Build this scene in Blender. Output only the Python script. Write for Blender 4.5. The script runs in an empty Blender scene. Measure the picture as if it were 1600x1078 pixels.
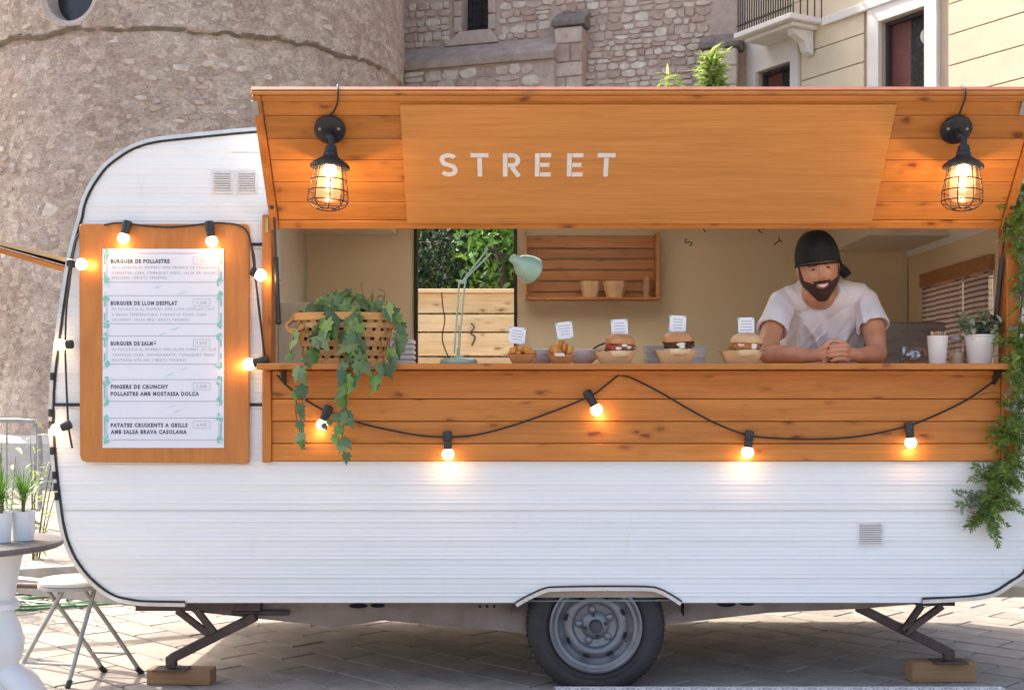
import bpy, bmesh, math, random
from mathutils import Vector, Matrix, Euler, noise
R = math.radians
random.seed(7)
SC = bpy.context.scene
COL = SC.collection

# ------------------------------------------------------------ camera, sky, sun, exposure
F = 2014.0; CD = 5.3; ZC = 1.22; HY = 615.0
cam_d = bpy.data.cameras.new('camera'); cam = bpy.data.objects.new('camera', cam_d); COL.objects.link(cam)
cam.location = (0, -CD, ZC); cam.rotation_euler = (R(90), 0, 0)
cam_d.sensor_width = 36; cam_d.lens = 36 * F / 1600; cam_d.shift_y = (HY - 539) / 1600
cam_d.clip_start = 0.05; cam_d.clip_end = 1000
SC.camera = cam
SUN_EL = R(48); SUN_AZ = R(-47)          # azimuth clockwise from +Y: behind the caravan and to the left
w = bpy.data.worlds.new('World'); SC.world = w; w.use_nodes = True
wn = w.node_tree; bg = wn.nodes['Background']
sky = wn.nodes.new('ShaderNodeTexSky'); sky.sky_type = 'NISHITA'; sky.sun_disc = False
sky.sun_elevation = SUN_EL; sky.sun_rotation = SUN_AZ; sky.air_density = 1.0; sky.dust_density = 5.0; sky.ozone_density = 0.3
wn.links.new(sky.outputs[0], bg.inputs[0]); bg.inputs[1].default_value = 0.15
sd = bpy.data.lights.new('sun', 'SUN'); sd.energy = 2.35; sd.angle = R(0.9); sd.color = (1, 0.93, 0.82)
so = bpy.data.objects.new('sun', sd); COL.objects.link(so)
tosun = Vector((math.sin(SUN_AZ) * math.cos(SUN_EL), math.cos(SUN_AZ) * math.cos(SUN_EL), math.sin(SUN_EL)))
so.rotation_euler = tosun.to_track_quat('Z', 'Y').to_euler(); so.location = (-8, 8, 14)
SC.view_settings.view_transform = 'Standard'; SC.view_settings.look = 'None'
SC.view_settings.gamma = 1; SC.view_settings.use_curve_mapping = False
SC.view_settings.exposure = 1.62

# ------------------------------------------------------------ helpers
def P(px, py, y=0.0):
    d = CD + y
    return Vector(((px - 800) * d / F, y, ZC + (HY - py) * d / F))
def X(px, y=0.0): return (px - 800) * (CD + y) / F
def Z(py, y=0.0): return ZC + (HY - py) * (CD + y) / F

def wl(o):
    v = Vector((0, 0, 0))
    while o is not None: v = v + o.location; o = o.parent
    return v

class G:
    def __init__(s): s.v = []; s.f = []
    def add(s, vs, fs, M=None):
        b = len(s.v)
        for p in vs:
            p = Vector(p); s.v.append(M @ p if M else p)
        for f in fs: s.f.append(tuple(i + b for i in f))
        return s
    def box(s, x0, x1, y0, y1, z0, z1, M=None):
        vs = [(x0,y0,z0),(x1,y0,z0),(x1,y1,z0),(x0,y1,z0),(x0,y0,z1),(x1,y0,z1),(x1,y1,z1),(x0,y1,z1)]
        return s.add(vs, [(3,2,1,0),(4,5,6,7),(0,1,5,4),(1,2,6,5),(2,3,7,6),(3,0,4,7)], M)
    def bar(s, p, q, w, t, up=(0,0,1)):
        p = Vector(p); q = Vector(q); d = (q - p); L = d.length; d.normalize()
        u = Vector(up); sx = d.cross(u)
        if sx.length < 1e-4: sx = d.cross(Vector((0,1,0)))
        sx.normalize(); uz = sx.cross(d).normalized()
        M = Matrix((sx, d, uz)).transposed().to_4x4(); M.translation = p
        return s.box(-w/2, w/2, 0, L, -t/2, t/2, M)
    def tube(s, pts, r, n=8, cap=True, closed=False):
        pts = [Vector(p) for p in pts]; N = len(pts)
        rs = r if isinstance(r, (list, tuple)) else [r] * N
        ref = Vector((0.12, 0.31, 0.94)); b = len(s.v); prev = None
        for i, p in enumerate(pts):
            if closed: t = pts[(i+1) % N] - pts[i-1]
            else: t = pts[min(i+1, N-1)] - pts[max(i-1, 0)]
            t.normalize()
            a = (ref if prev is None else prev); a = a - t * a.dot(t)
            if a.length < 1e-4: a = Vector((1,0,0)) - t * t.x
            a.normalize(); prev = a; c = t.cross(a)
            for k in range(n):
                th = 2 * math.pi * k / n
                s.v.append(p + (a * math.cos(th) + c * math.sin(th)) * rs[i])
        for i in range(N if closed else N - 1):
            j = (i + 1) % N
            for k in range(n):
                k2 = (k + 1) % n
                s.f.append((b+i*n+k, b+i*n+k2, b+j*n+k2, b+j*n+k))
        if cap and not closed:
            s.f.append(tuple(b + k for k in reversed(range(n)))); s.f.append(tuple(b + (N-1)*n + k for k in range(n)))
        return s
    def lathe(s, prof, n=24, M=None, cap=True):
        vs = []; fs = []
        for (r, z) in prof:
            for k in range(n):
                th = 2 * math.pi * k / n; vs.append((r*math.cos(th), r*math.sin(th), z))
        m = len(prof)
        for i in range(m - 1):
            for k in range(n):
                k2 = (k+1) % n; fs.append((i*n+k, i*n+k2, (i+1)*n+k2, (i+1)*n+k))
        if cap:
            if prof[0][0] > 1e-4: fs.append(tuple(reversed(range(n))))
            if prof[-1][0] > 1e-4: fs.append(tuple((m-1)*n + k for k in range(n)))
        return s.add(vs, fs, M)
    def prism(s, poly, t0, t1, M=None):
        """poly in local xy, extruded in local z"""
        n = len(poly); vs = [(x, y, t0) for x, y in poly] + [(x, y, t1) for x, y in poly]
        fs = [tuple(reversed(range(n))), tuple(range(n, 2*n))] + [(i, (i+1) % n, n+(i+1) % n, n+i) for i in range(n)]
        return s.add(vs, fs, M)
    def ball(s, c, r, n=16, m=10, M=None):
        r = (r, r, r) if isinstance(r, (int, float)) else r
        T = Matrix.Translation(Vector(c)) if c is not None else Matrix()
        if M: T = T @ M
        vs = []; fs = []
        for i in range(m + 1):
            ph = math.pi * i / m
            for k in range(n):
                th = 2*math.pi*k/n
                vs.append((r[0]*math.sin(ph)*math.cos(th), r[1]*math.sin(ph)*math.sin(th), -r[2]*math.cos(ph)))
        for i in range(m):
            for k in range(n):
                k2 = (k+1) % n; fs.append((i*n+k, i*n+k2, (i+1)*n+k2, (i+1)*n+k))
        return s.add(vs, fs, T)
    def mesh(s, name, smooth=False, bevel=0, weld=False, M=None):
        me = bpy.data.meshes.new(name)
        me.from_pydata([tuple(v) for v in s.v], [], s.f)
        if bevel or weld:
            bm = bmesh.new(); bm.from_mesh(me)
            if weld: bmesh.ops.remove_doubles(bm, verts=bm.verts, dist=1e-5)
            if bevel: bmesh.ops.bevel(bm, geom=list(bm.edges), offset=bevel, segments=1, affect='EDGES', clamp_overlap=True)
            bm.to_mesh(me); bm.free()
        if smooth:
            me.polygons.foreach_set('use_smooth', [True] * len(me.polygons))
            me.set_sharp_from_angle(angle=R(42))
        me.update()
        return me
    def obj(s, name, mat, parent=None, smooth=False, bevel=0, weld=False, origin=None):
        vs = s.v
        if origin is None:
            lo = Vector((min(v.x for v in vs), min(v.y for v in vs), min(v.z for v in vs)))
            hi = Vector((max(v.x for v in vs), max(v.y for v in vs), max(v.z for v in vs)))
            origin = (lo + hi) / 2
            if parent is None: origin.z = lo.z
        origin = Vector(origin)
        s.v = [v - origin for v in vs]
        me = s.mesh(name, smooth, bevel, weld)
        s.v = vs
        return put(name, me, mat, parent, origin)

def put(name, me, mat, parent=None, origin=(0,0,0), rot=None, world=True):
    o = bpy.data.objects.new(name, me); COL.objects.link(o)
    if mat is not None and not me.materials:
        for m in (mat if isinstance(mat, (list, tuple)) else [mat]): me.materials.append(m)
    o.location = Vector(origin) - (wl(parent) if world else Vector((0,0,0)))
    if rot: o.rotation_euler = rot
    if parent: o.parent = parent
    return o

def tag(o, label=None, cat=None, group=None, kind=None):
    if label: o['label'] = label
    if cat: o['category'] = cat
    if group: o['group'] = group
    if kind: o['kind'] = kind
    return o
def thing(name, loc, label, cat, group=None):
    o = bpy.data.objects.new(name, None); COL.objects.link(o); o.location = loc; o.empty_display_size = 0.05
    return tag(o, label, cat, group)
def part_empty(name, loc, parent):
    o = bpy.data.objects.new(name, None); COL.objects.link(o); o.empty_display_size = 0.02
    o.location = Vector(loc) - wl(parent); o.parent = parent
    return o
def copy_tree(o, parent=None):
    c = o.copy(); COL.objects.link(c); c.parent = parent
    for ch in list(o.children): copy_tree(ch, c)
    return c
def point(parent, loc, power, col=(1, 0.55, 0.22), rad=0.02):
    l = bpy.data.lights.new('bulb_glow', 'POINT'); l.energy = power; l.color = col; l.shadow_soft_size = rad
    o = bpy.data.objects.new('bulb_glow', l); COL.objects.link(o); o.location = Vector(loc) - wl(parent); o.parent = parent
    return o
def spline(pts, n=6):
    """Catmull-Rom through points"""
    pts = [Vector(p) for p in pts]; out = []
    for i in range(len(pts)-1):
        p0 = pts[max(i-1,0)]; p1 = pts[i]; p2 = pts[i+1]; p3 = pts[min(i+2,len(pts)-1)]
        for k in range(n):
            t = k/n
            out.append(0.5*((2*p1)+(p2-p0)*t+(2*p0-5*p1+4*p2-p3)*t*t+(3*p1-p0-3*p2+p3)*t**3))
    out.append(pts[-1]); return out
def interp(tab, x):
    if x <= tab[0][0]: return tab[0][1]
    for (a, b), (c, d) in zip(tab, tab[1:]):
        if x <= c: return b + (d-b)*(x-a)/(c-a) if c != a else d
    return tab[-1][1]

# ------------------------------------------------------------ materials
def S2L(c):
    return tuple(((v/255)/12.92 if v/255 <= 0.04045 else (((v/255)+0.055)/1.055)**2.4) for v in c)
class M_:
    def __init__(s, name):
        s.m = bpy.data.materials.new(name); s.m.use_nodes = True; s.t = s.m.node_tree; s.N = s.t.nodes; s.L = s.t.links
        s.b = s.N['Principled BSDF']; s.tc = s.N.new('ShaderNodeTexCoord')
    def n(s, typ, **kw):
        o = s.N.new('ShaderNode' + typ)
        for k, v in kw.items():
            if k.startswith('i_'):
                key = k[2:].replace('_', ' ')
                o.inputs[key].default_value = v
            else: setattr(o, k, v)
        return o
    def l(s, a, b): s.L.new(a, b)
    def coords(s, scale=(1,1,1), rnd=True, rot=(0,0,0), src='Object'):
        mp = s.n('Mapping'); mp.inputs['Scale'].default_value = scale; mp.inputs['Rotation'].default_value = rot
        s.l(s.tc.outputs[src], mp.inputs['Vector'])
        if rnd:
            oi = s.n('ObjectInfo'); mu = s.n('Math', operation='MULTIPLY'); mu.inputs[1].default_value = 57.0
            s.l(oi.outputs['Random'], mu.inputs[0])
            cb = s.n('CombineXYZ'); s.l(mu.outputs[0], cb.inputs[0]); s.l(mu.outputs[0], cb.inputs[1]); s.l(mu.outputs[0], cb.inputs[2])
            s.l(cb.outputs[0], mp.inputs['Location'])
        return mp.outputs[0]
    def noise(s, vec, scale=5, detail=5, rough=0.6, dist=0):
        o = s.n('TexNoise'); o.inputs['Scale'].default_value = scale; o.inputs['Detail'].default_value = detail
        o.inputs['Roughness'].default_value = rough; o.inputs['Distortion'].default_value = dist
        s.l(vec, o.inputs['Vector']); return o.outputs['Fac']
    def ramp(s, fac, stops):
        o = s.n('ValToRGB'); e = o.color_ramp.elements
        while len(e) < len(stops): e.new(0.5)
        for el, (p, c) in zip(e, stops): el.position = p; el.color = tuple(c)[:3] + (1,)
        s.l(fac, o.inputs[0]); return o.outputs[0]
    def mix(s, a, b, fac, mode='MIX'):
        o = s.n('Mix', data_type='RGBA', blend_type=mode)
        for i, v in ((0, fac), (6, a), (7, b)):
            if hasattr(v, 'links'): s.l(v, o.inputs[i])
            else: o.inputs[i].default_value = v if i == 0 else tuple(v)[:3] + (1,)
        return o.outputs[2]
    def bump(s, h, strength=0.3, dist=0.01):
        o = s.n('Bump'); o.inputs['Strength'].default_value = strength; o.inputs['Distance'].default_value = dist
        s.l(h, o.inputs['Height']); s.l(o.outputs[0], s.b.inputs['Normal'])
    def set(s, col=None, rough=None, metal=None, **kw):
        if col is not None:
            if hasattr(col, 'links'): s.l(col, s.b.inputs['Base Color'])
            else: s.b.inputs['Base Color'].default_value = tuple(col)[:3] + (1,)
        if rough is not None:
            if hasattr(rough, 'links'): s.l(rough, s.b.inputs['Roughness'])
            else: s.b.inputs['Roughness'].default_value = rough
        if metal is not None: s.b.inputs['Metallic'].default_value = metal
        for k, v in kw.items(): s.b.inputs[k.replace('_', ' ')].default_value = v
        return s.m

def simple(name, c1, c2=None, scale=12, rough=0.5, metal=0, bump=0.1, dist=0.003, stretch=(1,1,1), **kw):
    m = M_(name); v = m.coords(stretch); c2 = c2 or tuple(x*0.8 for x in c1)
    f = m.noise(v, scale, 6, 0.65)
    col = m.ramp(f, [(0.3, c2), (0.7, c1)])
    m.bump(m.noise(v, scale*5, 4, 0.6), bump, dist)
    rr = m.ramp(m.noise(v, scale*1.7, 3), [(0.3, (max(rough-0.1,0.02),)*3), (0.7, (min(rough+0.1,1),)*3)])
    return m.set(col, rr, metal, **kw)

def wood(name, light, dark, knot, knots=1.0, rough=0.42, axis='X', fine=1.0, coat=0.06, vary=0.25):
    m = M_(name)
    st = {'X': (1, 1, 1), 'Z': (1, 1, 1)}[axis]
    sx = lambda a, b: (a, b, b) if axis == 'X' else (b, b, a)
    v1 = m.coords(sx(1.1, 14*fine)); v2 = m.coords(sx(4, 90*fine)); v3 = m.coords((3.6, 0.0, 8.5) if axis == 'X' else (8.5, 0.0, 3.6))
    f1 = m.noise(v1, 1.0, 6, 0.65, 1.2); f2 = m.noise(v2, 1.0, 4, 0.6, 0.3)
    c = m.ramp(f1, [(0.28, dark), (0.5, tuple((a+b)/2 for a, b in zip(light, dark))), (0.72, light)])
    c = m.mix(c, m.ramp(f2, [(0.3, (0.72,0.68,0.62)), (0.6, (1,1,1))]), 0.55, 'MULTIPLY')
    if knots:
        vo = m.n('TexVoronoi', feature='F1', voronoi_dimensions='2D'); vo.inputs['Scale'].default_value = 1.5; s3 = m.n('SeparateXYZ'); c3 = m.n('CombineXYZ'); w3 = m.n('TexNoise'); w3.inputs['Scale'].default_value = 5.0; m.l(v3, w3.inputs['Vector']); vm = m.n('VectorMath', operation='MULTIPLY_ADD'); m.l(w3.outputs['Color'], vm.inputs[0]); vm.inputs[1].default_value = (.22,.22,.22); m.l(v3, vm.inputs[2]); m.l(vm.outputs[0], s3.inputs[0]); m.l(s3.outputs[0], c3.inputs[0]); m.l(s3.outputs[2], c3.inputs[1]); m.l(c3.outputs[0], vo.inputs['Vector'])
        k = m.ramp(vo.outputs['Distance'], [(0.0, (1,1,1)), (0.07, (0.9,)*3), (0.11, (0.4,)*3), (0.26, (0,0,0))])
        gate = m.ramp(m.noise(m.coords((0.9,1.7,1.7)), 4.2, 1), [(0.45, (0,0,0)), (0.60, (knots,)*3)])
        kk = m.mix(k, gate, 1.0, 'MULTIPLY')
        c = m.mix(c, knot, kk)
    # board to board variation
    oi = m.n('ObjectInfo'); tint = m.ramp(oi.outputs['Random'], [(0, (1-vary,)*3), (1, (1+vary*0.3, 1+vary*0.25, 1+vary*0.1))])
    c = m.mix(c, tint, 1.0, 'MULTIPLY')
    m.bump(f2, 0.25, 0.002)
    return m.set(c, rough, 0, Coat_Weight=coat, Coat_Roughness=0.3, Specular_IOR_Level=0.3)

MT = {}
MT['pine'] = wood('varnished_pine', (0.72,0.275,0.058), (0.53,0.18,0.032), (0.2,0.05,0.011), 0.95, vary=0.2)
MT['pine_v'] = wood('varnished_pine_upright', (0.60,0.215,0.045), (0.4,0.125,0.021), (0.13,0.035,0.01), 0.6, axis='Z')
MT['ply'] = wood('plywood', (0.72,0.315,0.085), (0.60,0.24,0.055), (0.3,0.1,0.02), 0.0, fine=1.8, rough=0.4, vary=0.05)
MT['mdf'] = simple('stained_board', (0.6,0.225,0.045), (0.47,0.15,0.025), 4, 0.5, 0, 0.1, stretch=(6,2,1))
MT['crate'] = wood('crate_wood', (0.6,0.27,0.1), (0.44,0.17,0.055), (0.18,0.06,0.018), 0.7)
MT['pale'] = wood('raw_pine', (0.72,0.55,0.34), (0.55,0.36,0.18), (0.2,0.09,0.03), 1.0, rough=0.7, coat=0)
MT['block'] = wood('block_wood', (0.5,0.29,0.15), (0.33,0.18,0.09), (0.1,0.05,0.02), 0.5, rough=0.85, coat=0)

def skin_mat():
    m = M_('painted_aluminium'); v = m.coords((0.6,1,9), False)
    c = m.ramp(m.noise(v, 1.6, 7, 0.62), [(0.3, (0.81,0.80,0.77)), (0.55, (0.87,0.86,0.83))])
    sp = m.noise(m.coords((5,5,1.2), False), 3, 6, 0.7)
    c = m.mix(c, m.ramp(sp, [(0.26, (0.82,0.79,0.73)), (0.40, (1,1,1))]), 0.35, 'MULTIPLY')
    m.bump(m.noise(m.coords((0.7,1,26), False), 1.0, 3), 0.12, 0.004)
    return m.set(c, 0.33, 0.0, Coat_Weight=0.2)
MT['skin'] = skin_mat()
MT['rail'] = simple('aluminium_rail', (0.72,0.71,0.69), (0.55,0.53,0.5), 14, 0.35, 0.5, 0.05)
MT['gasket'] = simple('black_rubber', (0.03,0.03,0.032), (0.015,0.015,0.016), 20, 0.6)
MT['cable'] = simple('black_cable', (0.022,0.022,0.024), (0.012,0.012,0.012), 30, 0.5)
MT['socket'] = simple('black_bakelite', (0.03,0.03,0.032), (0.018,0.018,0.02), 30, 0.38)
MT['white'] = simple('white_plastic', (0.8,0.8,0.79), (0.72,0.72,0.7), 8, 0.4)
MT['ceramic'] = simple('white_glazed_pot', (0.82,0.82,0.81), (0.76,0.76,0.75), 5, 0.22)
MT['vent'] = simple('vent_plastic', (0.8,0.78,0.75), (0.74,0.7,0.67), 12, 0.5)
MT['ventdark'] = simple('vent_recess', (0.68,0.6,0.56), (0.6,0.52,0.48), 12, 0.8)
MT['tyre'] = simple('tyre_rubber', (0.05,0.045,0.042), (0.03,0.027,0.026), 10, 0.75, 0, 0.3)
MT['rim'] = simple('silver_wheel_paint', (0.25,0.25,0.26), (0.17,0.17,0.175), 9, 0.42, 0.55, 0.1)
MT['hub'] = simple('dark_hub', (0.09,0.08,0.08), (0.05,0.045,0.045), 25, 0.6, 0.3)
MT['chassis'] = simple('dusty_chassis_steel', (0.34,0.27,0.22), (0.2,0.15,0.12), 6, 0.75, 0.15, 0.2)
MT['rust'] = simple('rusty_jack_steel', (0.13,0.085,0.07), (0.07,0.045,0.04), 14, 0.7, 0.3, 0.3)
MT['galv'] = simple('galvanised_steel', (0.42,0.42,0.41), (0.28,0.28,0.27), 12, 0.5, 0.5, 0.1)
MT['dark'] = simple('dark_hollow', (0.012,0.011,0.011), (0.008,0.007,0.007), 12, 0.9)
MT['lampblack'] = simple('matt_black_metal', (0.035,0.034,0.037), (0.022,0.021,0.023), 18, 0.5, 0.35, 0.2)
MT['steel'] = simple('stainless_steel', (0.5,0.48,0.46), (0.36,0.34,0.32), 4, 0.32, 0.85, 0.05, stretch=(1,1,12))
MT['tan'] = simple('tan_interior_laminate', (0.80,0.65,0.43), (0.75,0.6,0.385), 1.6, 0.5, 0, 0.05)
MT['cream'] = simple('cream_interior_laminate', (0.74,0.66,0.54), (0.7,0.62,0.5), 2, 0.5, 0, 0.05)
MT['floor'] = simple('vinyl_floor', (0.45,0.36,0.26), (0.36,0.28,0.2), 3, 0.5)
MT['paper'] = simple('paper', (0.82,0.82,0.86), (0.78,0.78,0.83), 3, 0.65)
MT['ink'] = simple('grey_ink', (0.13,0.13,0.16), (0.1,0.1,0.13), 20, 0.7)
MT['inkpale'] = simple('pale_grey_ink', (0.36,0.37,0.42), (0.33,0.34,0.38), 20, 0.7)
MT['teal'] = simple('teal_print', (0.3,0.62,0.52), (0.24,0.54,0.45), 20, 0.7)
MT['tealpale'] = simple('pale_teal_print', (0.62,0.77,0.77), (0.55,0.72,0.74), 20, 0.7)
MT['tealdark'] = simple('dark_teal_paint', (0.1,0.14,0.1), (0.08,0.11,0.08), 20, 0.7)
MT['whitepaint'] = simple('white_stencil_paint', (0.82,0.8,0.77), (0.75,0.72,0.68), 14, 0.6, 0, 0.2)
MT['mint'] = simple('mint_enamel', (0.33,0.5,0.37), (0.28,0.44,0.32), 8, 0.3, 0, 0.03, Coat_Weight=0.4)
MT['kraft'] = simple('kraft_card', (0.66,0.42,0.22), (0.55,0.33,0.16), 18, 0.75)
MT['kraftdark'] = simple('orange_kraft_card', (0.56,0.25,0.1), (0.46,0.19,0.07), 18, 0.75)
MT['wicker'] = wood('basket_splint', (0.8,0.46,0.18), (0.62,0.31,0.09), (0.3,0.12,0.03), 0.3, vary=0.35)
MT['soil'] = simple('soil', (0.04,0.03,0.02), (0.02,0.015,0.01), 40, 0.95)
MT['terracotta'] = simple('stick_wood', (0.68,0.46,0.26), (0.55,0.35,0.18), 12, 0.7)

def emit(name, col, strength):
    m = M_(name); m.set((0.9,0.85,0.75), 0.3, 0)
    m.b.inputs['Emission Color'].default_value = col + (1,); m.b.inputs['Emission Strength'].default_value = strength
    return m.m
MT['bulb'] = emit('lit_frosted_bulb', (1, 0.74, 0.42), 1.15)
MT['filament'] = emit('lit_lamp_bulb', (1, 0.72, 0.4), 7.0)
def glass(name, tint=(1,1,1), refl=0.12):
    m = M_(name); N = m.N; N.remove(m.b)
    tr = m.n('BsdfTransparent'); tr.inputs[0].default_value = tint + (1,)
    gl = m.n('BsdfGlossy'); gl.inputs['Roughness'].default_value = 0.12
    lw = m.n('LayerWeight'); lw.inputs[0].default_value = 0.25
    mx = m.n('MixShader'); mm = m.n('Math', operation='MULTIPLY_ADD'); mm.inputs[1].default_value = 0.6; mm.inputs[2].default_value = refl*0.3
    m.l(lw.outputs['Facing'], mm.inputs[0]); m.l(mm.outputs[0], mx.inputs[0])
    m.l(tr.outputs[0], mx.inputs[1]); m.l(gl.outputs[0], mx.inputs[2])
    m.l(mx.outputs[0], N['Material Output'].inputs[0]); return m.m
def frosted():
    m = M_('lamp_glass'); N = m.N; N.remove(m.b); tr = m.n('BsdfTransparent'); tl = m.n('BsdfTranslucent'); tl.inputs[0].default_value = (.95,.8,.68,1)
    gl = m.n('BsdfGlossy'); gl.inputs['Roughness'].default_value = .25; a = m.n('MixShader'); a.inputs[0].default_value = .05; b = m.n('MixShader'); b.inputs[0].default_value = .05
    m.l(tr.outputs[0], a.inputs[1]); m.l(tl.outputs[0], a.inputs[2]); m.l(a.outputs[0], b.inputs[1]); m.l(gl.outputs[0], b.inputs[2]); m.l(b.outputs[0], N['Material Output'].inputs[0]); return m.m
MT['lampglass'] = frosted()
MT['glass'] = glass('clear_glass', (0.95,0.9,0.88))

def leafmat(name, c1, c2, c3, trans=0.25, rough=0.45):
    m = M_(name); oi = m.n('ObjectInfo'); ge = m.n('NewGeometry')
    ad = m.n('Math', operation='ADD'); m.l(oi.outputs['Random'], ad.inputs[0]); m.l(ge.outputs['Random Per Island'], ad.inputs[1])
    fr = m.n('Math', operation='FRACT'); m.l(ad.outputs[0], fr.inputs[0])
    c = m.ramp(fr.outputs[0], [(0, c1), (0.5, c2), (1, c3)])
    c = m.mix(c, m.ramp(m.noise(m.coords(), 40, 3), [(0.3, (0.7,)*3), (0.7, (1.1,)*3)]), 0.7, 'MULTIPLY')
    m.set(c, rough, 0)
    tl = m.n('BsdfTranslucent'); m.l(c, tl.inputs[0]); mx = m.n('MixShader'); mx.inputs[0].default_value = trans
    m.l(m.b.outputs[0], mx.inputs[1]); m.l(tl.outputs[0], mx.inputs[2]); m.l(mx.outputs[0], m.N['Material Output'].inputs[0])
    return m.m
MT['ivy'] = leafmat('ivy_leaf', (0.08,0.2,0.04), (0.16,0.32,0.07), (0.3,0.45,0.12))
MT['ivydark'] = leafmat('ivy_leaf_dark', (0.06,0.13,0.055), (0.11,0.2,0.085), (0.2,0.3,0.12))
MT['vine'] = simple('vine_stem', (0.14,0.12,0.05), (0.09,0.06,0.03), 20, 0.8)
MT['olive'] = leafmat('grey_green_leaf', (0.17,0.24,0.15), (0.28,0.36,0.23), (0.38,0.45,0.31))
MT['fern'] = leafmat('fern_leaf', (0.09,0.17,0.025), (0.19,0.3,0.05), (0.32,0.42,0.1))
MT['grassy'] = leafmat('grassy_leaf', (0.06,0.15,0.02), (0.11,0.24,0.03), (0.2,0.36,0.06))
MT['tree'] = leafmat('dark_tree_leaf', (0.015,0.04,0.012), (0.03,0.075,0.018), (0.09,0.16,0.035), 0.2)
MT['bamboo'] = leafmat('yellow_green_leaf', (0.3,0.42,0.08), (0.45,0.58,0.16), (0.52,0.6,0.26), 0.5)
MT['bark'] = simple('bark', (0.14,0.1,0.07), (0.07,0.05,0.035), 15, 0.9, 0, 0.6, 0.01)

def frac_rand(m):
    oi = m.n('ObjectInfo'); ge = m.n('NewGeometry')
    ad = m.n('Math', operation='ADD'); m.l(oi.outputs['Random'], ad.inputs[0]); m.l(ge.outputs['Random Per Island'], ad.inputs[1])
    fr = m.n('Math', operation='FRACT'); m.l(ad.outputs[0], fr.inputs[0]); return fr.outputs[0]
def stone_mat(name, cols, nscale=9, rough=0.9, bump=0.6, dist=0.02):
    m = M_(name); r = frac_rand(m)
    c = m.ramp(r, [(i/(len(cols)-1), x) for i, x in enumerate(cols)])
    v = m.coords((1,1,1), True)
    c = m.mix(c, m.ramp(m.noise(v, nscale, 7, 0.7), [(0.3, (0.6,0.57,0.55)), (0.7, (1.15,1.12,1.1))]), 0.8, 'MULTIPLY')
    m.bump(m.noise(v, nscale*2.2, 8, 0.7), bump, dist)
    return m.set(c, rough, 0)
MT['stone'] = stone_mat('nave_stone', [(0.5,0.37,0.31),(0.6,0.49,0.41),(0.44,0.31,0.26),(0.7,0.62,0.53),(0.56,0.44,0.37),(0.64,0.54,0.46)], 7)
MT['stonelight'] = stone_mat('light_stone', [(0.72,0.65,0.56),(0.6,0.5,0.43),(0.75,0.69,0.6)], 9)
MT['slab'] = stone_mat('paving_slab', [(0.3,0.265,0.23),(0.35,0.31,0.265),(0.27,0.24,0.21),(0.33,0.295,0.255)], 6, 0.85, 0.25, 0.006)
# ------------------------------------------------------------ ground and paving
def ground_mat():
    m = M_('sandy_ground'); v = m.coords((1,1,1), False)
    c = m.ramp(m.noise(v, 1.5, 8, 0.7), [(0.3, (0.2,0.17,0.14)), (0.7, (0.33,0.29,0.24))])
    m.bump(m.noise(v, 60, 6, 0.7), 0.5, 0.01); return m.set(c, 0.95)
g = G(); g.add([(-150,-120,-0.02),(150,-120,-0.02),(150,220,-0.02),(-150,220,-0.02)], [(0,1,2,3)])
ground = tag(g.obj('ground', ground_mat(), origin=(0,0,-0.02)), kind='structure')
def slab_mesh(rng, L=0.4, W=0.2):
    j = 0.006; c = 0.004
    vs = []
    for (ins, z) in ((0, -0.02), (0, -c), (c, 0)):
        for sx, sy in ((-1,-1),(1,-1),(1,1),(-1,1)):
            vs.append((sx*(L/2-j-ins), sy*(W/2-j-ins), z))
    fs = []
    for k in range(2):
        for i in range(4): fs.append((k*4+i, k*4+(i+1)%4, (k+1)*4+(i+1)%4, (k+1)*4+i))
    fs.append((8,9,10,11)); return vs, fs
paving = bpy.data.objects.new('pavement', None); COL.objects.link(paving); tag(paving, kind='structure')
sv, sf = slab_mesh(random)
slab_me = G(); slab_me.add(sv, sf); slab_me = slab_me.mesh('paving_slab'); slab_me.materials.append(MT['slab'])
rng = random.Random(3); slabs = []
ang = R(-45); ca, sa = math.cos(ang), math.sin(ang)
for j in range(-150, 150):
    for i in range(-80, 80):
        u = (i + (0.5 if j % 2 else 0)) * 0.4; v = j * 0.2
        x = u*ca - v*sa; y = u*sa + v*ca
        if not (-11 < x < 10 and -9 < y < 12.0): continue
        if (x+4.8)**2 + (y-14.2)**2 < 3.0**2: continue
        dz = rng.uniform(-0.0014, 0.0014); tx = rng.uniform(-0.003, 0.003); ty = rng.uniform(-0.003, 0.003)
        d = y + CD; vis = 9e9
        if d > 4.9:
            px = 800 + F*x/d; py = HY + F*(ZC)/d
            if -40 < px < 1640 and py < 1100 and (py > 938 or px < 235 or (px > 1520 and py > 880)): vis = d
        slabs.append((vis, x, y, dz, tx, ty))
slabs.sort(key=lambda s: s[0])
big = G()
for k, (vis, x, y, dz, tx, ty) in enumerate(slabs):
    M = Matrix.Translation((x, y, 0.0+dz)) @ Euler((tx, ty, ang)).to_matrix().to_4x4()
    if k < 298 and vis < 1e9:
        o = bpy.data.objects.new('slab', slab_me); COL.objects.link(o); o.matrix_local = M; o.parent = paving
    else: big.add(sv, sf, M)
tag(big.obj('slab_field', MT['slab'], paving, origin=(0,0,0)), kind='stuff')

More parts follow.
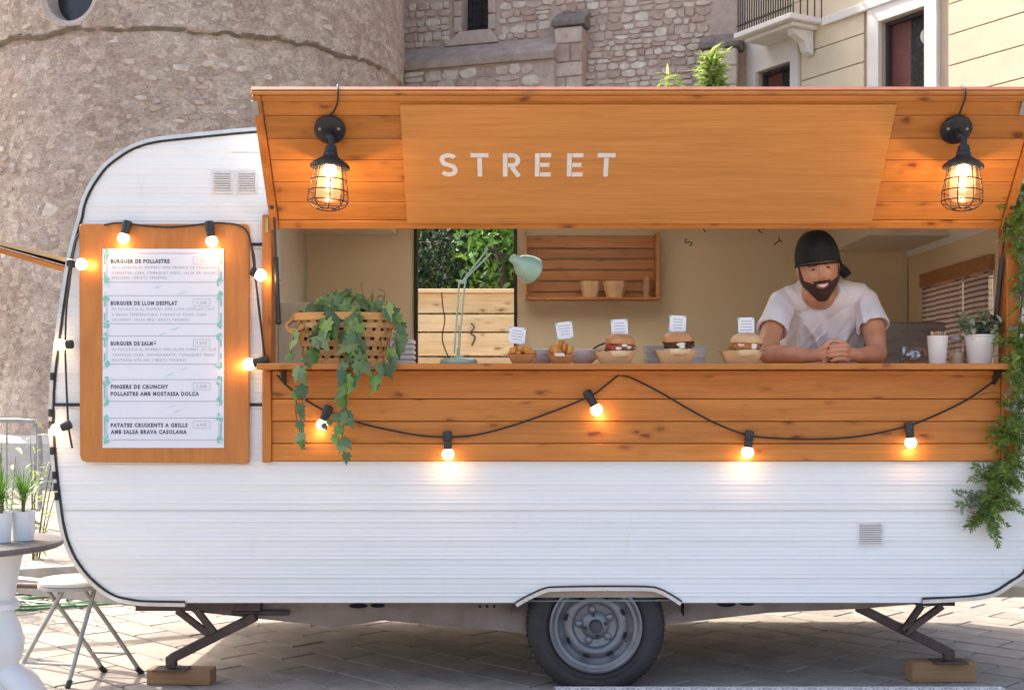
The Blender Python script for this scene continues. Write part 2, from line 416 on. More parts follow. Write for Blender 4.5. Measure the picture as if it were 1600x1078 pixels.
# ------------------------------------------------------------ apse (round rubble tower of the church)
def apse_mat():
    m = M_('rubble_render'); v = m.coords((1,1,1.25), False)
    vo = m.n('TexVoronoi', feature='F1'); vo.inputs['Scale'].default_value = 9; vo.inputs['Randomness'].default_value = 1
    nv = m.n('Mix', data_type='VECTOR'); 
    m.l(v, vo.inputs['Vector'])
    big_ = m.noise(v, 0.7, 6, 0.65); mid = m.noise(m.coords((1,1,1.9), False), 5, 9, 0.8); fine = m.noise(m.coords((1,1,1.6), False), 26, 8, 0.85)
    c = m.ramp(mid, [(0.3, (0.47,0.385,0.32)), (0.5, (0.60,0.505,0.425)), (0.68, (0.74,0.65,0.56))])
    sep = m.n('SeparateColor'); m.l(vo.outputs['Color'], sep.inputs[0])
    c = m.mix(c, m.ramp(sep.outputs[0], [(0, (0.8,0.71,0.66)), (0.6, (1,0.97,0.95)), (1, (1.25,1.2,1.15))]), 0.85, 'MULTIPLY')
    c = m.mix(c, m.ramp(big_, [(0.35, (0.86,0.8,0.76)), (0.65, (1.08,1.08,1.07))]), 0.9, 'MULTIPLY')
    c = m.mix(c, m.ramp(fine, [(0.36, (0.42,0.38,0.36)), (0.5, (1,1,1)), (0.64, (1.35,1.33,1.3))]), 0.85, 'MULTIPLY')
    ad = m.n('Math', operation='ADD'); m.l(mid, ad.inputs[0]); m.l(fine, ad.inputs[1])
    m.bump(ad.outputs[0], 0.85, 0.035)
    return m.set(c, 0.95)
MT['apse'] = apse_mat()
AC = Vector((-4.8, 14.2, 0)); AR = 3.1
ap = thing('church_apse', AC, 'round rubble stone church apse with oculus window rising behind the left of the caravan', 'building')
def ledge_z(th): return 5.86 + 0.06*noise.noise(Vector((th*6, 3.1, 0))) + 0.03*noise.noise(Vector((th*23, 7, 0)))
def ap_r(th, z, amp=1):
    x = th*AR
    r = AR + 0.035*noise.noise(Vector((x*1.3, z*1.3, 0)))*amp + 0.010*noise.noise(Vector((x*6, z*7, 4)))*amp + 0.007*noise.noise(Vector((x*15, z*17, 9)))*amp
    if z > ledge_z(th): r += 0.05
    return r
OC_TH, OC_Z = None, None
# oculus direction as seen from the camera
oc = P(111, -9, 0); dr = (oc - cam.location).normalized()
# hit the cylinder
ox = cam.location - AC; a_ = dr.x**2+dr.y**2; b_ = 2*(ox.x*dr.x+ox.y*dr.y); c_ = ox.x**2+ox.y**2-AR**2
t_ = (-b_ - math.sqrt(b_*b_-4*a_*c_))/(2*a_); hit = cam.location + dr*t_
OC_TH = math.atan2(hit.x-AC.x, -(hit.y-AC.y)); OC_Z = hit.z; OCR = 0.37
g = G(); NT, NZ = 230, 300; th0, th1 = -1.75, 1.75; zmax = 9.5; idx = {}
for j in range(NZ+1):
    z = -0.1 + (zmax+0.1)*j/NZ
    for i in range(NT+1):
        th = th0 + (th1-th0)*i/NT
        q = math.hypot((th-OC_TH)*AR, z-OC_Z); r = ap_r(th, z)
        zz, tt = z, th
        if q < OCR*1.25 and q > OCR*0.6 and q < OCR:   # snap rim
            pass
        g.v.append(AC + Vector((r*math.sin(tt), -r*math.cos(tt), zz)))
for j in range(NZ):
    for i in range(NT):
        th = th0 + (th1-th0)*(i+.5)/NT; z = -0.1 + (zmax+0.1)*(j+.5)/NZ
        if math.hypot((th-OC_TH)*AR, z-OC_Z) < OCR+0.05: continue
        a = j*(NT+1)+i; g.f.append((a, a+1, a+NT+2, a+NT+1))
g.obj('wall', MT['apse'], ap)
# back half, plain
g = G(); pts = [(AR*math.sin(t), -AR*math.cos(t)) for t in [1.75 + (2*math.pi-3.5)*k/30 for k in range(31)]]
for (x0,y0),(x1,y1) in zip(pts, pts[1:]):
    g.add([AC+Vector((x0,y0,-0.1)), AC+Vector((x1,y1,-0.1)), AC+Vector((x1,y1,zmax)), AC+Vector((x0,y0,zmax))], [(0,1,2,3)])
g.obj('rear_wall', MT['apse'], ap)
g = G(); g.lathe([(3.35, zmax), (3.35, zmax+0.15), (0.05, zmax+1.6)], 48, Matrix.Translation(AC)); g.obj('roof', MT['bark'], ap)
def apm(th, z, out=0.0):
    n = Vector((math.sin(th), -math.cos(th), 0)); t = Vector((math.cos(th), math.sin(th), 0))
    M = Matrix((t, Vector((0,0,1)), n)).transposed().to_4x4(); M.translation = AC + n*(AR+out) + Vector((0,0,z)); return M
MT['dress'] = simple('weathered_limestone', (0.56,0.46,0.39), (0.4,0.32,0.27), 7, 0.9, 0, 0.5, 0.01)
MT['darkglass'] = simple('dark_leaded_glass', (0.03,0.03,0.035), (0.018,0.018,0.022), 9, 0.25)
Mo = apm(OC_TH, OC_Z)
oculus = part_empty('window', Mo.translation, ap)
g = G(); g.lathe([(OCR+0.07, 0.02),(OCR+0.065,0.05),(OCR+0.05,0.06),(OCR+0.03,0.04),(OCR-0.02,0.02),(OCR-0.03,-0.06),(OCR-0.04,-0.25)], 40, Mo, cap=False)
g.obj('frame', MT['dress'], oculus, True)
g = G(); g.lathe([(OCR, -0.2),(0.001,-0.2)], 40, Mo, cap=False); g.obj('pane', MT['darkglass'], oculus)
g = G(); N = 160
prof = [(0.02,-0.035),(0.045,-0.02),(0.06,0.0),(0.05,0.01),(0.0,0.02)]
ring = []
for i in range(N+1):
    th = -1.2 + 2.4*i/N; lz = ledge_z(th)
    k = 0.85 + 0.5*noise.noise(Vector((th*9, 0, 5)))
    ring.append([AC + Vector(((AR+o*k)*math.sin(th), -(AR+o*k)*math.cos(th), lz+dz)) for o, dz in prof])
for a in ring: g.v.extend(a)
m_ = len(prof)
for i in range(N):
    for k in range(m_-1): g.f.append((i*m_+k, (i+1)*m_+k, (i+1)*m_+k+1, i*m_+k+1))
g.obj('drip_ledge', simple('mossy_ledge', (0.24,0.2,0.15), (0.12,0.1,0.07), 9, 0.95, 0, 0.6, 0.02), ap, True)
# smooth grey plinth
g = G(); g.lathe([(AR+0.16,-0.05),(AR+0.16,0.58),(AR+0.08,0.66),(AR,0.68)], 96, Matrix.Translation(AC), cap=False)
g.obj('plinth', simple('grey_plinth_render', (0.5,0.48,0.46), (0.38,0.36,0.34), 3, 0.9, 0, 0.3, 0.01), ap, True)

def rough_stone(rng, w, h, dep, M, g):
    n = rng.choice((7, 8, 9)); ex = 4.6; pts = []
    a0 = rng.uniform(0, 1)
    for k in range(n):
        t = 2*math.pi*(k+a0)/n + rng.uniform(-.25,.25); c, s = math.cos(t), math.sin(t)
        r = 1/((abs(c)**ex+abs(s)**ex)**(1/ex)) * rng.uniform(0.92, 1.04)
        pts.append((w/2*c*r, h/2*s*r))
    vs = [(x, y, -0.03) for x, y in pts] + [(x*0.98, y*0.98, dep*0.6) for x, y in pts] + [(x*0.86, y*0.82, dep*rng.uniform(.85,1.1)) for x, y in pts]
    fs = [(l*n+k, l*n+(k+1) % n, (l+1)*n+(k+1) % n, (l+1)*n+k) for l in range(2) for k in range(n)] + [tuple(2*n+k for k in range(n))]
    g.add(vs, fs, M)
# exposed stones on the apse, low relief
rng = random.Random(11)
apstone = stone_mat('apse_stone', [(0.6,0.49,0.42),(0.5,0.39,0.33),(0.57,0.46,0.4),(0.68,0.59,0.52),(0.54,0.43,0.37)], 9, 0.95, 0.7, 0.02)
big_ones = [(283,106,26,11),(325,100,22,10),(378,108,20,10),(180,62,30,12),(75,328,46,24),(113,233,16,10),(45,245,20,9),(24,150,14,8)]
cnt = 0
def on_apse(px, py):
    d_ = (P(px, py) - cam.location).normalized(); o_ = cam.location - AC
    a = d_.x**2+d_.y**2; b = 2*(o_.x*d_.x+o_.y*d_.y); c = o_.x**2+o_.y**2-AR**2; D = b*b-4*a*c
    if D < 0: return None
    h = cam.location + d_*((-b-math.sqrt(D))/(2*a)); return math.atan2(h.x-AC.x, -(h.y-AC.y)), h.z, (h-cam.location).y
cands = [(px, py, w_, h_, True) for px, py, w_, h_ in big_ones]
for k in range(420):
    cands.append((rng.uniform(-20, 620), rng.uniform(-10, 640) if rng.random() < .45 else rng.uniform(-10,330), rng.uniform(8, 22), rng.uniform(5, 10), False))
placed = []
for px, py, w_, h_, pale in cands:
    if cnt >= 280: break
    if py > 210 and px > 120: continue
    if px > 115 and py > 360: continue
    if any(abs(px-a) < (w_+c)*0.5 and abs(py-b) < (h_+d)*0.5 for a, b, c, d in placed): continue
    h = on_apse(px, py)
    if not h: continue
    th, z, d = h
    if math.hypot((th-OC_TH)*AR, z-OC_Z) < OCR+0.25 or abs(z-5.86) < 0.12 or z < 0.8 or abs(th) > 1.35: continue
    placed.append((px, py, w_, h_))
    g = G(); sc = d/F; M = apm(th, z, (0.05 if z > 5.86 else 0.0) - 0.012) @ Matrix.Rotation(rng.uniform(-.2,.2), 4, 'Z')
    rough_stone(rng, w_*sc, h_*sc, rng.uniform(0.016,0.026), M, g)
    g.obj('stone', MT['stonelight'] if pale else apstone, ap); cnt += 1

# ------------------------------------------------------------ nave wall behind
WA = Vector((X(560, 16.3), 16.3, 0)); WB = Vector((X(1190, 14.2), 14.2, 0))
wu = (WB-WA).normalized(); wn_ = Vector((wu.y, -wu.x, 0)); WLn = (WB-WA).length
def wall_hit(px, py, off=0.0):
    o = WA + wn_*off; d_ = (P(px, py)-cam.location).normalized(); t = (o-cam.location).dot(wn_)/d_.dot(wn_)
    h = cam.location + d_*t; return (h-o).dot(wu), h.z
def WM(s, z, out=0.0):
    M = Matrix((wu, Vector((0,0,1)), wn_)).transposed().to_4x4(); M.translation = WA + wu*s + wn_*out + Vector((0,0,z)); return M
nave = thing('church_wall', (WA+WB)/2, 'reddish rubble stone church wall with a narrow leaded window and buttresses behind the hatch', 'building')
MT['mortar'] = simple('lime_mortar', (0.56,0.44,0.37), (0.42,0.32,0.27), 9, 0.95, 0, 0.6, 0.02)
w0, wz0 = wall_hit(722, 54); w1, _ = wall_hit(764, 54)
g = G()
g.box(-1, w0, 0, 11, -0.4, 0, WM(0,0)); g.box(w1, WLn+2, 0, 11, -0.4, 0, WM(0,0)); g.box(w0, w1, 0, wz0, -0.4, 0, WM(0,0)); g.box(w0, w1, wz0+1.6, 11, -0.4, 0, WM(0,0))
g.obj('wall', MT['mortar'], nave)
win = part_empty('window', WM((w0+w1)/2, wz0+0.8).translation, nave)
g = G(); g.box(w0, w1, wz0, wz0+1.6, -0.3, -0.27, WM(0,0)); g.obj('pane', MT['darkglass'], win)
g = G()
for k in range(3): s_ = w0+(w1-w0)*(k+.5)/3; g.box(s_-.006, s_+.006, wz0, wz0+1.6, -0.27, -0.25, WM(0,0))
for k in range(12): z_ = wz0+.13*k+.06; g.box(w0, w1, z_-.006, z_+.006, -0.268, -0.252, WM(0,0))
g.obj('lead_bar', MT['gasket'], win)
g = G()
g.prism([(w0-.28,wz0-.2),(w1+.2,wz0-.2),(w1+.05,wz0+.02),(w0-.02,wz0+.02)], 0.003, 0.10, WM(0,0)); g.obj('sill', MT['dress'], win, bevel=0.01)
for a, b in ((w0-.13, w0-.001), (w1+.001, w1+.12)):
    for k in range(6):
        g = G(); g.box(a, b, wz0+.025+k*.26, wz0+.27+k*.26, 0.0, 0.06, WM(0,0)); g.obj('jamb_stone', MT['dress'], win, bevel=0.012)
# the lower projecting wall with its sloping stone top
lv = 0.55
l0, lz0 = wall_hit(603, 108, lv); l1, lz1 = wall_hit(864, 83, lv); lz = (lz0+lz1)/2
g = G(); g.box(l0-1.0, l1, 0, lz-.03, 0.0, lv-.04, WM(0,0)); g.obj('lower_wall', MT['mortar'], nave)
g = G(); g.add([(l0-1,lz-.07,lv+.04),(l1+.02,lz-.07,lv+.04),(l1+.02,lz+.04,lv+.05),(l0-1,lz+.04,lv+.05),(l0-1,lz+.42,0.01),(l1+.02,lz+.42,0.01),(l0-1,lz-.07,0.01),(l1+.02,lz-.07,0.01)],
    [(0,1,2,3),(3,2,5,4),(1,7,5,2),(0,3,4,6),(0,6,7,1)], WM(0,0))
g.obj('sloping_coping', simple('lichened_coping', (0.48,0.39,0.33), (0.32,0.25,0.21), 5, 0.95, 0, 0.5, 0.02), nave)
# buttress pilasters
def buttress(pa, pb, capy, off, name='buttress'):
    a, z = wall_hit(pa, capy, off); b, _ = wall_hit(pb, capy, off)
    e = part_empty(name, WM((a+b)/2, z).translation, nave)
    g = G(); g.box(a, b, 0, z-.12, 0.0, off-.02, WM(0,0)); g.obj('shaft', MT['mortar'], e)
    g = G(); g.prism([(off+.03, z-.1),(off+.03,z-.02),(0.0,z+.2),(0.0,z-.1)][::-1], a-.06, b+.06, Matrix((-wn_*-1, Vector((0,0,1)), wu)).transposed().to_4x4().copy() if False else (Matrix.Translation(WA) @ Matrix((wn_, Vector((0,0,1)), -wu)).transposed().to_4x4() @ Matrix.Scale(-1,4,(0,0,1))))
    g.obj('cap', simple('dark_cap_stone', (0.25,0.22,0.19), (0.13,0.11,0.1), 8, 0.95, 0, 0.5, 0.02), e, bevel=0.008)
    rr = random.Random(5); zz = z - 0.14; k = 0
    while zz > z-2.0:
        h = rr.uniform(.16,.3); g = G(); m1 = (a+b)/2 + rr.uniform(-.06,.06)
        for (s0, s1) in ((a-.01, m1-.008), (m1+.008, b+.01)) if k % 2 else ((a-.01, b+.01),):
            g = G(); g.box(s0, s1, zz-h+.012, zz, off-.04, off+rr.uniform(.005,.025), WM(0,0)); g.obj('stone', MT['stone'], e, bevel=0.014)
        zz -= h; k += 1
buttress(868, 908, 32, 0.34)
buttress(1100, 1150, 66, 0.4)
# rubble stones
rng = random.Random(21)
def rubble(s0, s1, z0, z1, off, keep, mat, limit, rowh=(0.075,0.155), ww=(0.1,0.28)):
    z = z0; n = 0; rest = G()
    while z < z1:
        h = rng.uniform(*rowh); s = s0 + rng.uniform(-.1,.1)
        while s < s1:
            w_ = rng.uniform(*ww)
            cs = s + w_/2; cz = z + h/2 + rng.uniform(-.015,.015)
            if keep(cs, cz, w_/2, h/2) and n >= limit:
                rough_stone(rng, w_-.006, h-.004, rng.uniform(.02,.04), WM(cs, cz, off), rest)
            if keep(cs, cz, w_/2, h/2) and n < limit:
                if rng.random() < .12 and h > .13:
                    for dz in (-h/4, h/4):
                        g = G(); rough_stone(rng, w_-.006, h/2-.004, rng.uniform(.02,.04), WM(cs, cz+dz, off), g); g.obj('stone', rng.choice((mat, MT['stone'])), nave); n += 1
                else:
                    g = G(); rough_stone(rng, w_-.006, h-.004, rng.uniform(.02,.04), WM(cs, cz, off) @ Matrix.Rotation(rng.uniform(-.05,.05),4,'Z'), g)
                    g.obj('stone', rng.choice((mat, MT['stone'], MT['stone'])), nave); n += 1
            s += w_
        z += h
    if rest.v: tag(rest.obj('rubble', MT['stone'], nave), kind='stuff')
    return n
bs0, bz = wall_hit(868, 32); bs1, _ = wall_hit(908, 32); be, _ = wall_hit(1108, 60)
_, zb = wall_hit(900, 140); _, zt = wall_hit(900, -12)
def keep_main(s, z, hw, hh):
    if s+hw > w0-.14 and s-hw < w1+.13 and z+hh > wz0-.2: return False
    if s < bs0-.02 and z-hh < lz+.42: return False
    if s+hw > bs0-.03 and s-hw < bs1+.03 and z < bz+.15: return False
    if s > be: return False
    return True
n1 = rubble(wall_hit(610,0)[0], WLn, zb-.05, zt, 0.0, keep_main, MT['stonelight'], 250)
n2 = rubble(l0, l1, lz-.62, lz-.09, lv-.04, lambda s,z,a,b: s+a < l1 and z+b < lz-.06, MT['stonelight'], 48, (0.12,0.2), (0.2,0.42))

# ------------------------------------------------------------ cream building on the right
BC = Vector((X(1132, 14.7), 14.7, 0)); bu = Vector((0.556, -1, 0)).normalized(); bn = Vector((bu.y, -bu.x, 0))
bld = thing('apartment_house', BC, 'cream rendered house with grooved wall, white window surrounds and iron balcony at top right', 'building')
def BM(s=0, z=0, out=0): 
    M = Matrix((bu, Vector((0,0,1)), bn)).transposed().to_4x4(); M.translation = BC + bu*s + bn*out + Vector((0,0,z)); return M
def bh(px, py, off=0.0):
    o = BC + bn*off; d_ = (P(px, py)-cam.location).normalized(); t = (o-cam.location).dot(bn)/d_.dot(bn)
    h = cam.location+d_*t; return (h-o).dot(bu), h.z
MT['render'] = simple('cream_render', (0.72,0.60,0.43), (0.66,0.54,0.38), 2.5, 0.9, 0, 0.15, 0.005)
MT['groove'] = simple('groove_render', (0.5,0.4,0.28), (0.44,0.34,0.24), 4, 0.95)
MT['surround'] = simple('white_stone_surround', (0.72,0.69,0.64), (0.64,0.6,0.55), 5, 0.8, 0, 0.1)
MT['darkframe'] = simple('dark_window_frame', (0.05,0.045,0.05), (0.03,0.03,0.032), 9, 0.4)
MT['redboard'] = simple('red_brown_shutter', (0.15,0.045,0.035), (0.1,0.03,0.024), 6, 0.6)
a0, zA = bh(1375, 22); a1, _ = bh(1447, 5); zTop1 = bh(1447, 10)[1]
b0, _ = bh(1183, 120); b1, zB = bh(1237, 95)
WINS = [(b0, b1, 3.7, bh(1237,96)[1]), (a0, a1, 3.7, zTop1)]
hgt = 11.0; Lb = 9.5
g = G(); xs = 0.0
g.box(0, WINS[0][0]-.0, 0, hgt, -.3, -.03, BM()); g.box(WINS[0][1], WINS[1][0], 0, hgt, -.3, -.03, BM()); g.box(WINS[1][1], Lb, 0, hgt, -.3, -.03, BM())
for (p, q, zlo, zhi) in WINS: g.box(p, q, 0, zlo, -.3, -.03, BM()); g.box(p, q, zhi, hgt, -.3, -.03, BM())
g.box(-0.02, 0.0, 0, hgt, -6, -.03, BM())
g.obj('wall_core', MT['groove'], bld)
# render courses between grooves
# groove anchor: a groove passes px(1247,87)
_, zg = bh(1247, 87); pitch = 0.385
z = zg - pitch*17
bal_s0, bal_s1 = 0.12, bh(1245,60)[0]
while z < hgt:
    z0c, z1c = z+.007, z+pitch-.007
    cuts = [(0.0, 0.23)] + [(p-.3 if i else p-.25, q+(.36 if i else .2)) for i, (p, q, zl, zh) in enumerate(WINS) if z0c < zh+.3 and z1c > zl-.2]
    cuts = sorted(cuts) + [(Lb, Lb)]
    s = 0.0
    for (c0, c1) in cuts:
        if c0 - s > 0.05:
            g = G(); g.box(s+.001, c0-.001, z0c, z1c, -.03, 0.0, BM()); g.obj('render_course', MT['render'], bld, bevel=0.006)
        s = max(s, c1)
    z += pitch
g = G(); g.box(-.03, 0.22, 0, hgt, -.03, 0.03, BM()); g.obj('corner_pilaster', MT['surround'], bld, bevel=0.01)
for i, (p, q, zl, zh) in enumerate(WINS):
    we = part_empty('window', BM((p+q)/2, (zl+zh)/2).translation, bld)
    sl, sr, st = (.2, .2, .26) if i else (.2, .16, .5)
    g = G(); g.box(p-sl, p, zl, zh+st, -.03, .035, BM()); g.box(q, q+sr, zl, zh+st, -.03, .035, BM()); g.box(p, q, zh, zh+st, -.03, .035, BM()); g.box(p-sl, q+sr, zl-.15, zl, -.03, .06, BM())
    g.obj('surround', MT['surround'], we)
    g = G(); t = .05
    g.box(p, p+t, zl, zh, -.2, -.1, BM()); g.box(q-t, q, zl, zh, -.2, -.1, BM()); g.box(p+t, q-t, zh-t, zh, -.2, -.1, BM())
    g.obj('frame', MT['darkframe'], we)
    g = G(); g.box(p+t, p+(q-p)*.48, zl, zh-t, -.19, -.17, BM()); g.obj('shutter', MT['redboard'], we)
    g = G(); g.box(p+(q-p)*.48, q-t, zl, zh-t, -.18, -.172, BM()); g.obj('pane', MT['darkglass'], we)
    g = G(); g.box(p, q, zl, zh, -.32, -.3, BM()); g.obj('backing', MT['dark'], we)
    if i:
        g = G()
        for f in (.25,.62): g.ball(BM(p+(q-p)*.78, zh-2.1*f+.2, -.155).translation, (.05,.02,.09), 12, 8)
        g.obj('wall_light', MT['surround'], we, True)
# balcony
sA, zS = bh(1147, 58, .0); bl = thing  # slab underside height
be_ = part_empty('balcony', BM(.9, zS).translation, bld)
s0b = bh(1152, 60, .57)[0]+.12; s1b = bh(1245, 40, .5)[0]
_, zsl = bh(1245, 30, .55)
g = G(); g.box(s0b-.15, s1b, zsl+.02, zsl+.1, 0.04, .62, BM()); g.box(s0b-.05, s1b-.08, zsl-.04, zsl+.018, .04, .5, BM()); g.obj('slab', MT['surround'], be_, bevel=0.012)
for sc in (s1b-.32,):
    g = G(); g.prism([(0.036,zsl-.042),(.42,zsl-.042),(.38,zsl-.12),(.2,zsl-.2),(.14,zsl-.34),(.036,zsl-.38)], 0, .15, Matrix.Translation(BC+bu*sc) @ Matrix((bn, Vector((0,0,1)), -bu)).transposed().to_4x4() @ Matrix.Scale(-1,4,(0,0,1)))
    g.obj('bracket', MT['surround'], be_, bevel=0.01)
nb = 22
for k in range(nb+1):
    s = s0b-.1 + (s1b-s0b+.05)*k/nb; g = G(); g.tube([BM(s, zsl+.1, .57).translation, BM(s, zsl+1.05, .57).translation], .011, 6)
    g.obj('baluster', MT['darkframe'], be_)
for k in range(5):
    g = G(); q = BM(s1b-.05, zsl+.1, .57-.13*k-.05).translation; g.tube([q, q+Vector((0,0,.95))], .011, 6); g.obj('baluster', MT['darkframe'], be_)
g = G(); g.bar(BM(s0b-.12, zsl+1.07,.57).translation, BM(s1b-.03, zsl+1.07,.57).translation, .04,.02); g.bar(BM(s0b-.12, zsl+.2,.57).translation, BM(s1b-.03, zsl+.2,.57).translation, .02,.02)
g.bar(BM(s1b-.03, zsl+1.07,.57).translation, BM(s1b-.03, zsl+1.07,.05).translation, .04,.02); g.obj('handrail', MT['darkframe'], be_)
g = G(); _, zstr = bh(1300, 12); g.box(s1b, Lb, zsl-.02, zsl+.1, .0, .06, BM()); g.obj('string_course', MT['surround'], bld, bevel=0.01)
# ------------------------------------------------------------ caravan
W_BACK = 1.82
LOW = [(657,82),(691,83.6),(733,87),(782,92.6),(827,99.5),(863,112),(892,130),(916,154),(932,179),(938.5,205),(941,230),(942,290)]
UP = [(657,82),(596,84),(535,91),(474,99),(417,108),(387,114),(353,123),(340,127),(320,131),(296,141),(266,161),(248,181),(231,209),(221,241),(216,281),(212,320),(205,396),(200,500),(197,639),(196.9,640),(196,862)]
RLOW = [(657,1643),(760,1636),(840,1622),(870,1611),(895,1600),(911,1577),(925,1555),(931,1532),(934,1500),(937,1440)]
ZT = Z(196)
outl = []   # closed outline in the side plane (x, z), counter-clockwise seen from the camera
left = [(X(a), Z(p)) for p, a in reversed(UP)] + [(X(a), Z(p)) for p, a in LOW[1:]]
UPR = [(657,1643),(474,1641),(385,1637),(335,1624),(295,1601),(260,1566),(232,1515),(214,1450),(205,1370),(199,1200),(197,1081),(196.9,1080),(196,862.5)]
upr = [(X(a), Z(p)) for p, a in UPR]; right = [(X(a), Z(p)) for p, a in reversed(RLOW)] + upr[1:]
outline = left + right
def smooth2(pts, n=3):
    q = spline([(a, 0, b) for a, b in pts], n); return [(v.x, v.z) for v in q]
left_s = smooth2(left); right_s = smooth2(right)
outline = left_s + right_s
tabL = sorted([(z, x) for x, z in left_s]); tabR = sorted([(z, x) for x, z in right_s])
zmn = Z(941.5)
OPX0, OPX1, OPZ0, OPZ1 = X(424), X(1572), Z(572), Z(345)
ARCH = [(X(805),Z(942)),(X(822),Z(932)),(X(850),Z(919.5)),(X(870),Z(917)),(X(935),Z(916)),(X(1010),Z(916.5)),(X(1030),Z(920)),(X(1050),Z(930)),(X(1065),Z(940))]
archzL = sorted([(z, x) for x, z in ARCH[:4]]); archzR = sorted([(z, x) for x, z in ARCH[5:]])
caravan = thing('caravan', (X(887), 0.9, 0), 'white ribbed vintage caravan converted into a food stall with wooden hatch and counter', 'caravan')
def ribs(z):
    t = (z*380/29.0) % 1.0
    a = 0.0028*math.exp(-((t-.12)/.06)**2) + 0.0018*math.exp(-((t-.32)/.04)**2) - 0.0016*math.exp(-((t-.7)/.05)**2)
    return -a
zs = []
z = zmn
while z < ZT: zs.append(z); z += 0.0035
zs += [ZT, OPZ0, OPZ1, Z(916)]
zs = sorted(set(round(q, 5) for q in zs))
seamz = [Z(797)]
g = G()
def add_strip(g, xa0, xa1, xb0, xb1, z0, z1, y0, y1):
    g.add([(xa0,y0,z0),(xb0,y0,z0),(xb1,y1,z1),(xa1,y1,z1)], [(0,1,2,3)])
for z0, z1 in zip(zs, zs[1:]):
    zm = (z0+z1)/2; y0, y1 = ribs(z0), ribs(z1)
    if abs(zm-seamz[0]) < 0.0018: y0 = y1 = 0.001
    L0, L1, R0, R1 = interp(tabL, z0), interp(tabL, z1), interp(tabR, z0), interp(tabR, z1)
    if OPZ0 < zm < OPZ1:
        add_strip(g, L0, L1, OPX0, OPX0, z0, z1, y0, y1); add_strip(g, OPX1, OPX1, R0, R1, z0, z1, y0, y1)
    elif zm < Z(917):
        add_strip(g, L0, L1, interp(archzL, z0), interp(archzL, z1), z0, z1, y0, y1)
        add_strip(g, interp(archzR, z0), interp(archzR, z1), R0, R1, z0, z1, y0, y1)
    else: add_strip(g, L0, L1, R0, R1, z0, z1, y0, y1)
g.obj('side_panel', MT['skin'], caravan, True, weld=True)
# wrap-around shell (ends, roof, underside) and far side with doorway
g = G(); n = len(outline)
for i in range(n):
    (x0, z0), (x1, z1) = outline[i], outline[(i+1) % n]
    xm, zm = (x0+x1)/2, (z0+z1)/2
    spans = [(0, W_BACK)]
    if xm > 2.1 and 1.30 < zm < 1.78: spans = [(0, .52), (1.41, W_BACK)]
    if zm > 2.2 and X(640) < xm < X(1080): spans = [(0, .5), (1.3, W_BACK)]  # roof cut open for the added skylight
    for ya, yb in spans: g.add([(x0,ya,z0),(x1,ya,z1),(x1,yb,z1),(x0,yb,z0)], [(0,1,2,3)])
g.obj('shell', MT['skin'], caravan, True, weld=True)
YB = 1.75
DX0, DX1, DZ1 = X(652, YB), X(803, YB), ZC + (HY-350)*(CD+YB)/F
FLZ = 0.42
g = G()
for z0, z1 in zip(zs[::6], zs[::6][1:] + [ZT]):
    zm = (z0+z1)/2; L0, L1, R0, R1 = interp(tabL, z0), interp(tabL, z1), interp(tabR, z0), interp(tabR, z1)
    if FLZ < zm < DZ1: add_strip(g, L0, L1, DX0, DX0, z0, z1, W_BACK, W_BACK); add_strip(g, DX1, DX1, R0, R1, z0, z1, W_BACK, W_BACK)
    else: add_strip(g, L0, L1, R0, R1, z0, z1, W_BACK, W_BACK)
g.obj('far_side_panel', MT['skin'], caravan, False, weld=True)
# edge rail and gasket following the outline
def rail(path, off_in, off_out, y0, y1, name, mat):
    g = G(); N = len(path); base = 0
    for i, (x, z) in enumerate(path):
        a = path[max(i-1,0)]; b = path[min(i+1,N-1)]; t = Vector((b[0]-a[0], 0, b[1]-a[1])).normalized(); nn = Vector((t.z, 0, -t.x))
        if nn.x*(x-X(887)) + nn.z*(z-1.3) < 0: nn = -nn
        for o, y in ((off_in,y0),(off_out,y0),(off_out,y1),(off_in,y1)): g.v.append(Vector((x,y,z)) + nn*o)
    for i in range(N-1):
        for k in range(4): g.f.append((i*4+k, i*4+(k+1)%4, (i+1)*4+(k+1)%4, (i+1)*4+k))
    return g.obj(name, mat, caravan, True)
lpath = [p for p in left_s]; rpath = [p for p in right_s if p[0] > X(1440)]
rail(lpath, -0.002, 0.013, -0.012, 0.03, 'edge_rail', MT['rail']); rail(rpath, -0.002, 0.013, -0.012, 0.03, 'edge_rail', MT['rail'])
rail(lpath, -0.010, -0.0025, -0.009, 0.002, 'gasket', MT['gasket']); rail(rpath, -0.010, -0.0025, -0.009, 0.002, 'gasket', MT['gasket'])
g = G()
for py, a, b in ((632,86,412),(382,389,412)):
    g.box(X(a), X(b), -0.010, 0.002, Z(py+2.2), Z(py-2.2))
g.obj('seam_strip', MT['gasket'], caravan, bevel=0.002)
g = G()
for py, a, b in ((636.5,86,412),(386.5,389,412)): g.box(X(a), X(b), -0.008, 0.002, Z(py+2), Z(py-1.8))
g.obj('seam_moulding', MT['rail'], caravan, bevel=0.001)
g = G(); g.box(X(96), X(1628), -0.0035, 0.0005, Z(797.6), Z(797)); g.obj('panel_seam', MT['ventdark'], caravan)
rr = random.Random(4)
for k in range(7):
    py = (645, 664, 704, 742, 760, 775, 588)[k]; zz = Z(py); xx = interp(tabL, zz)
    g = G(); g.box(xx-.012, xx+.004, -.017, -.011, zz-.016, zz+.016); g.obj('rail_clip', MT['gasket'], caravan, bevel=0.002)
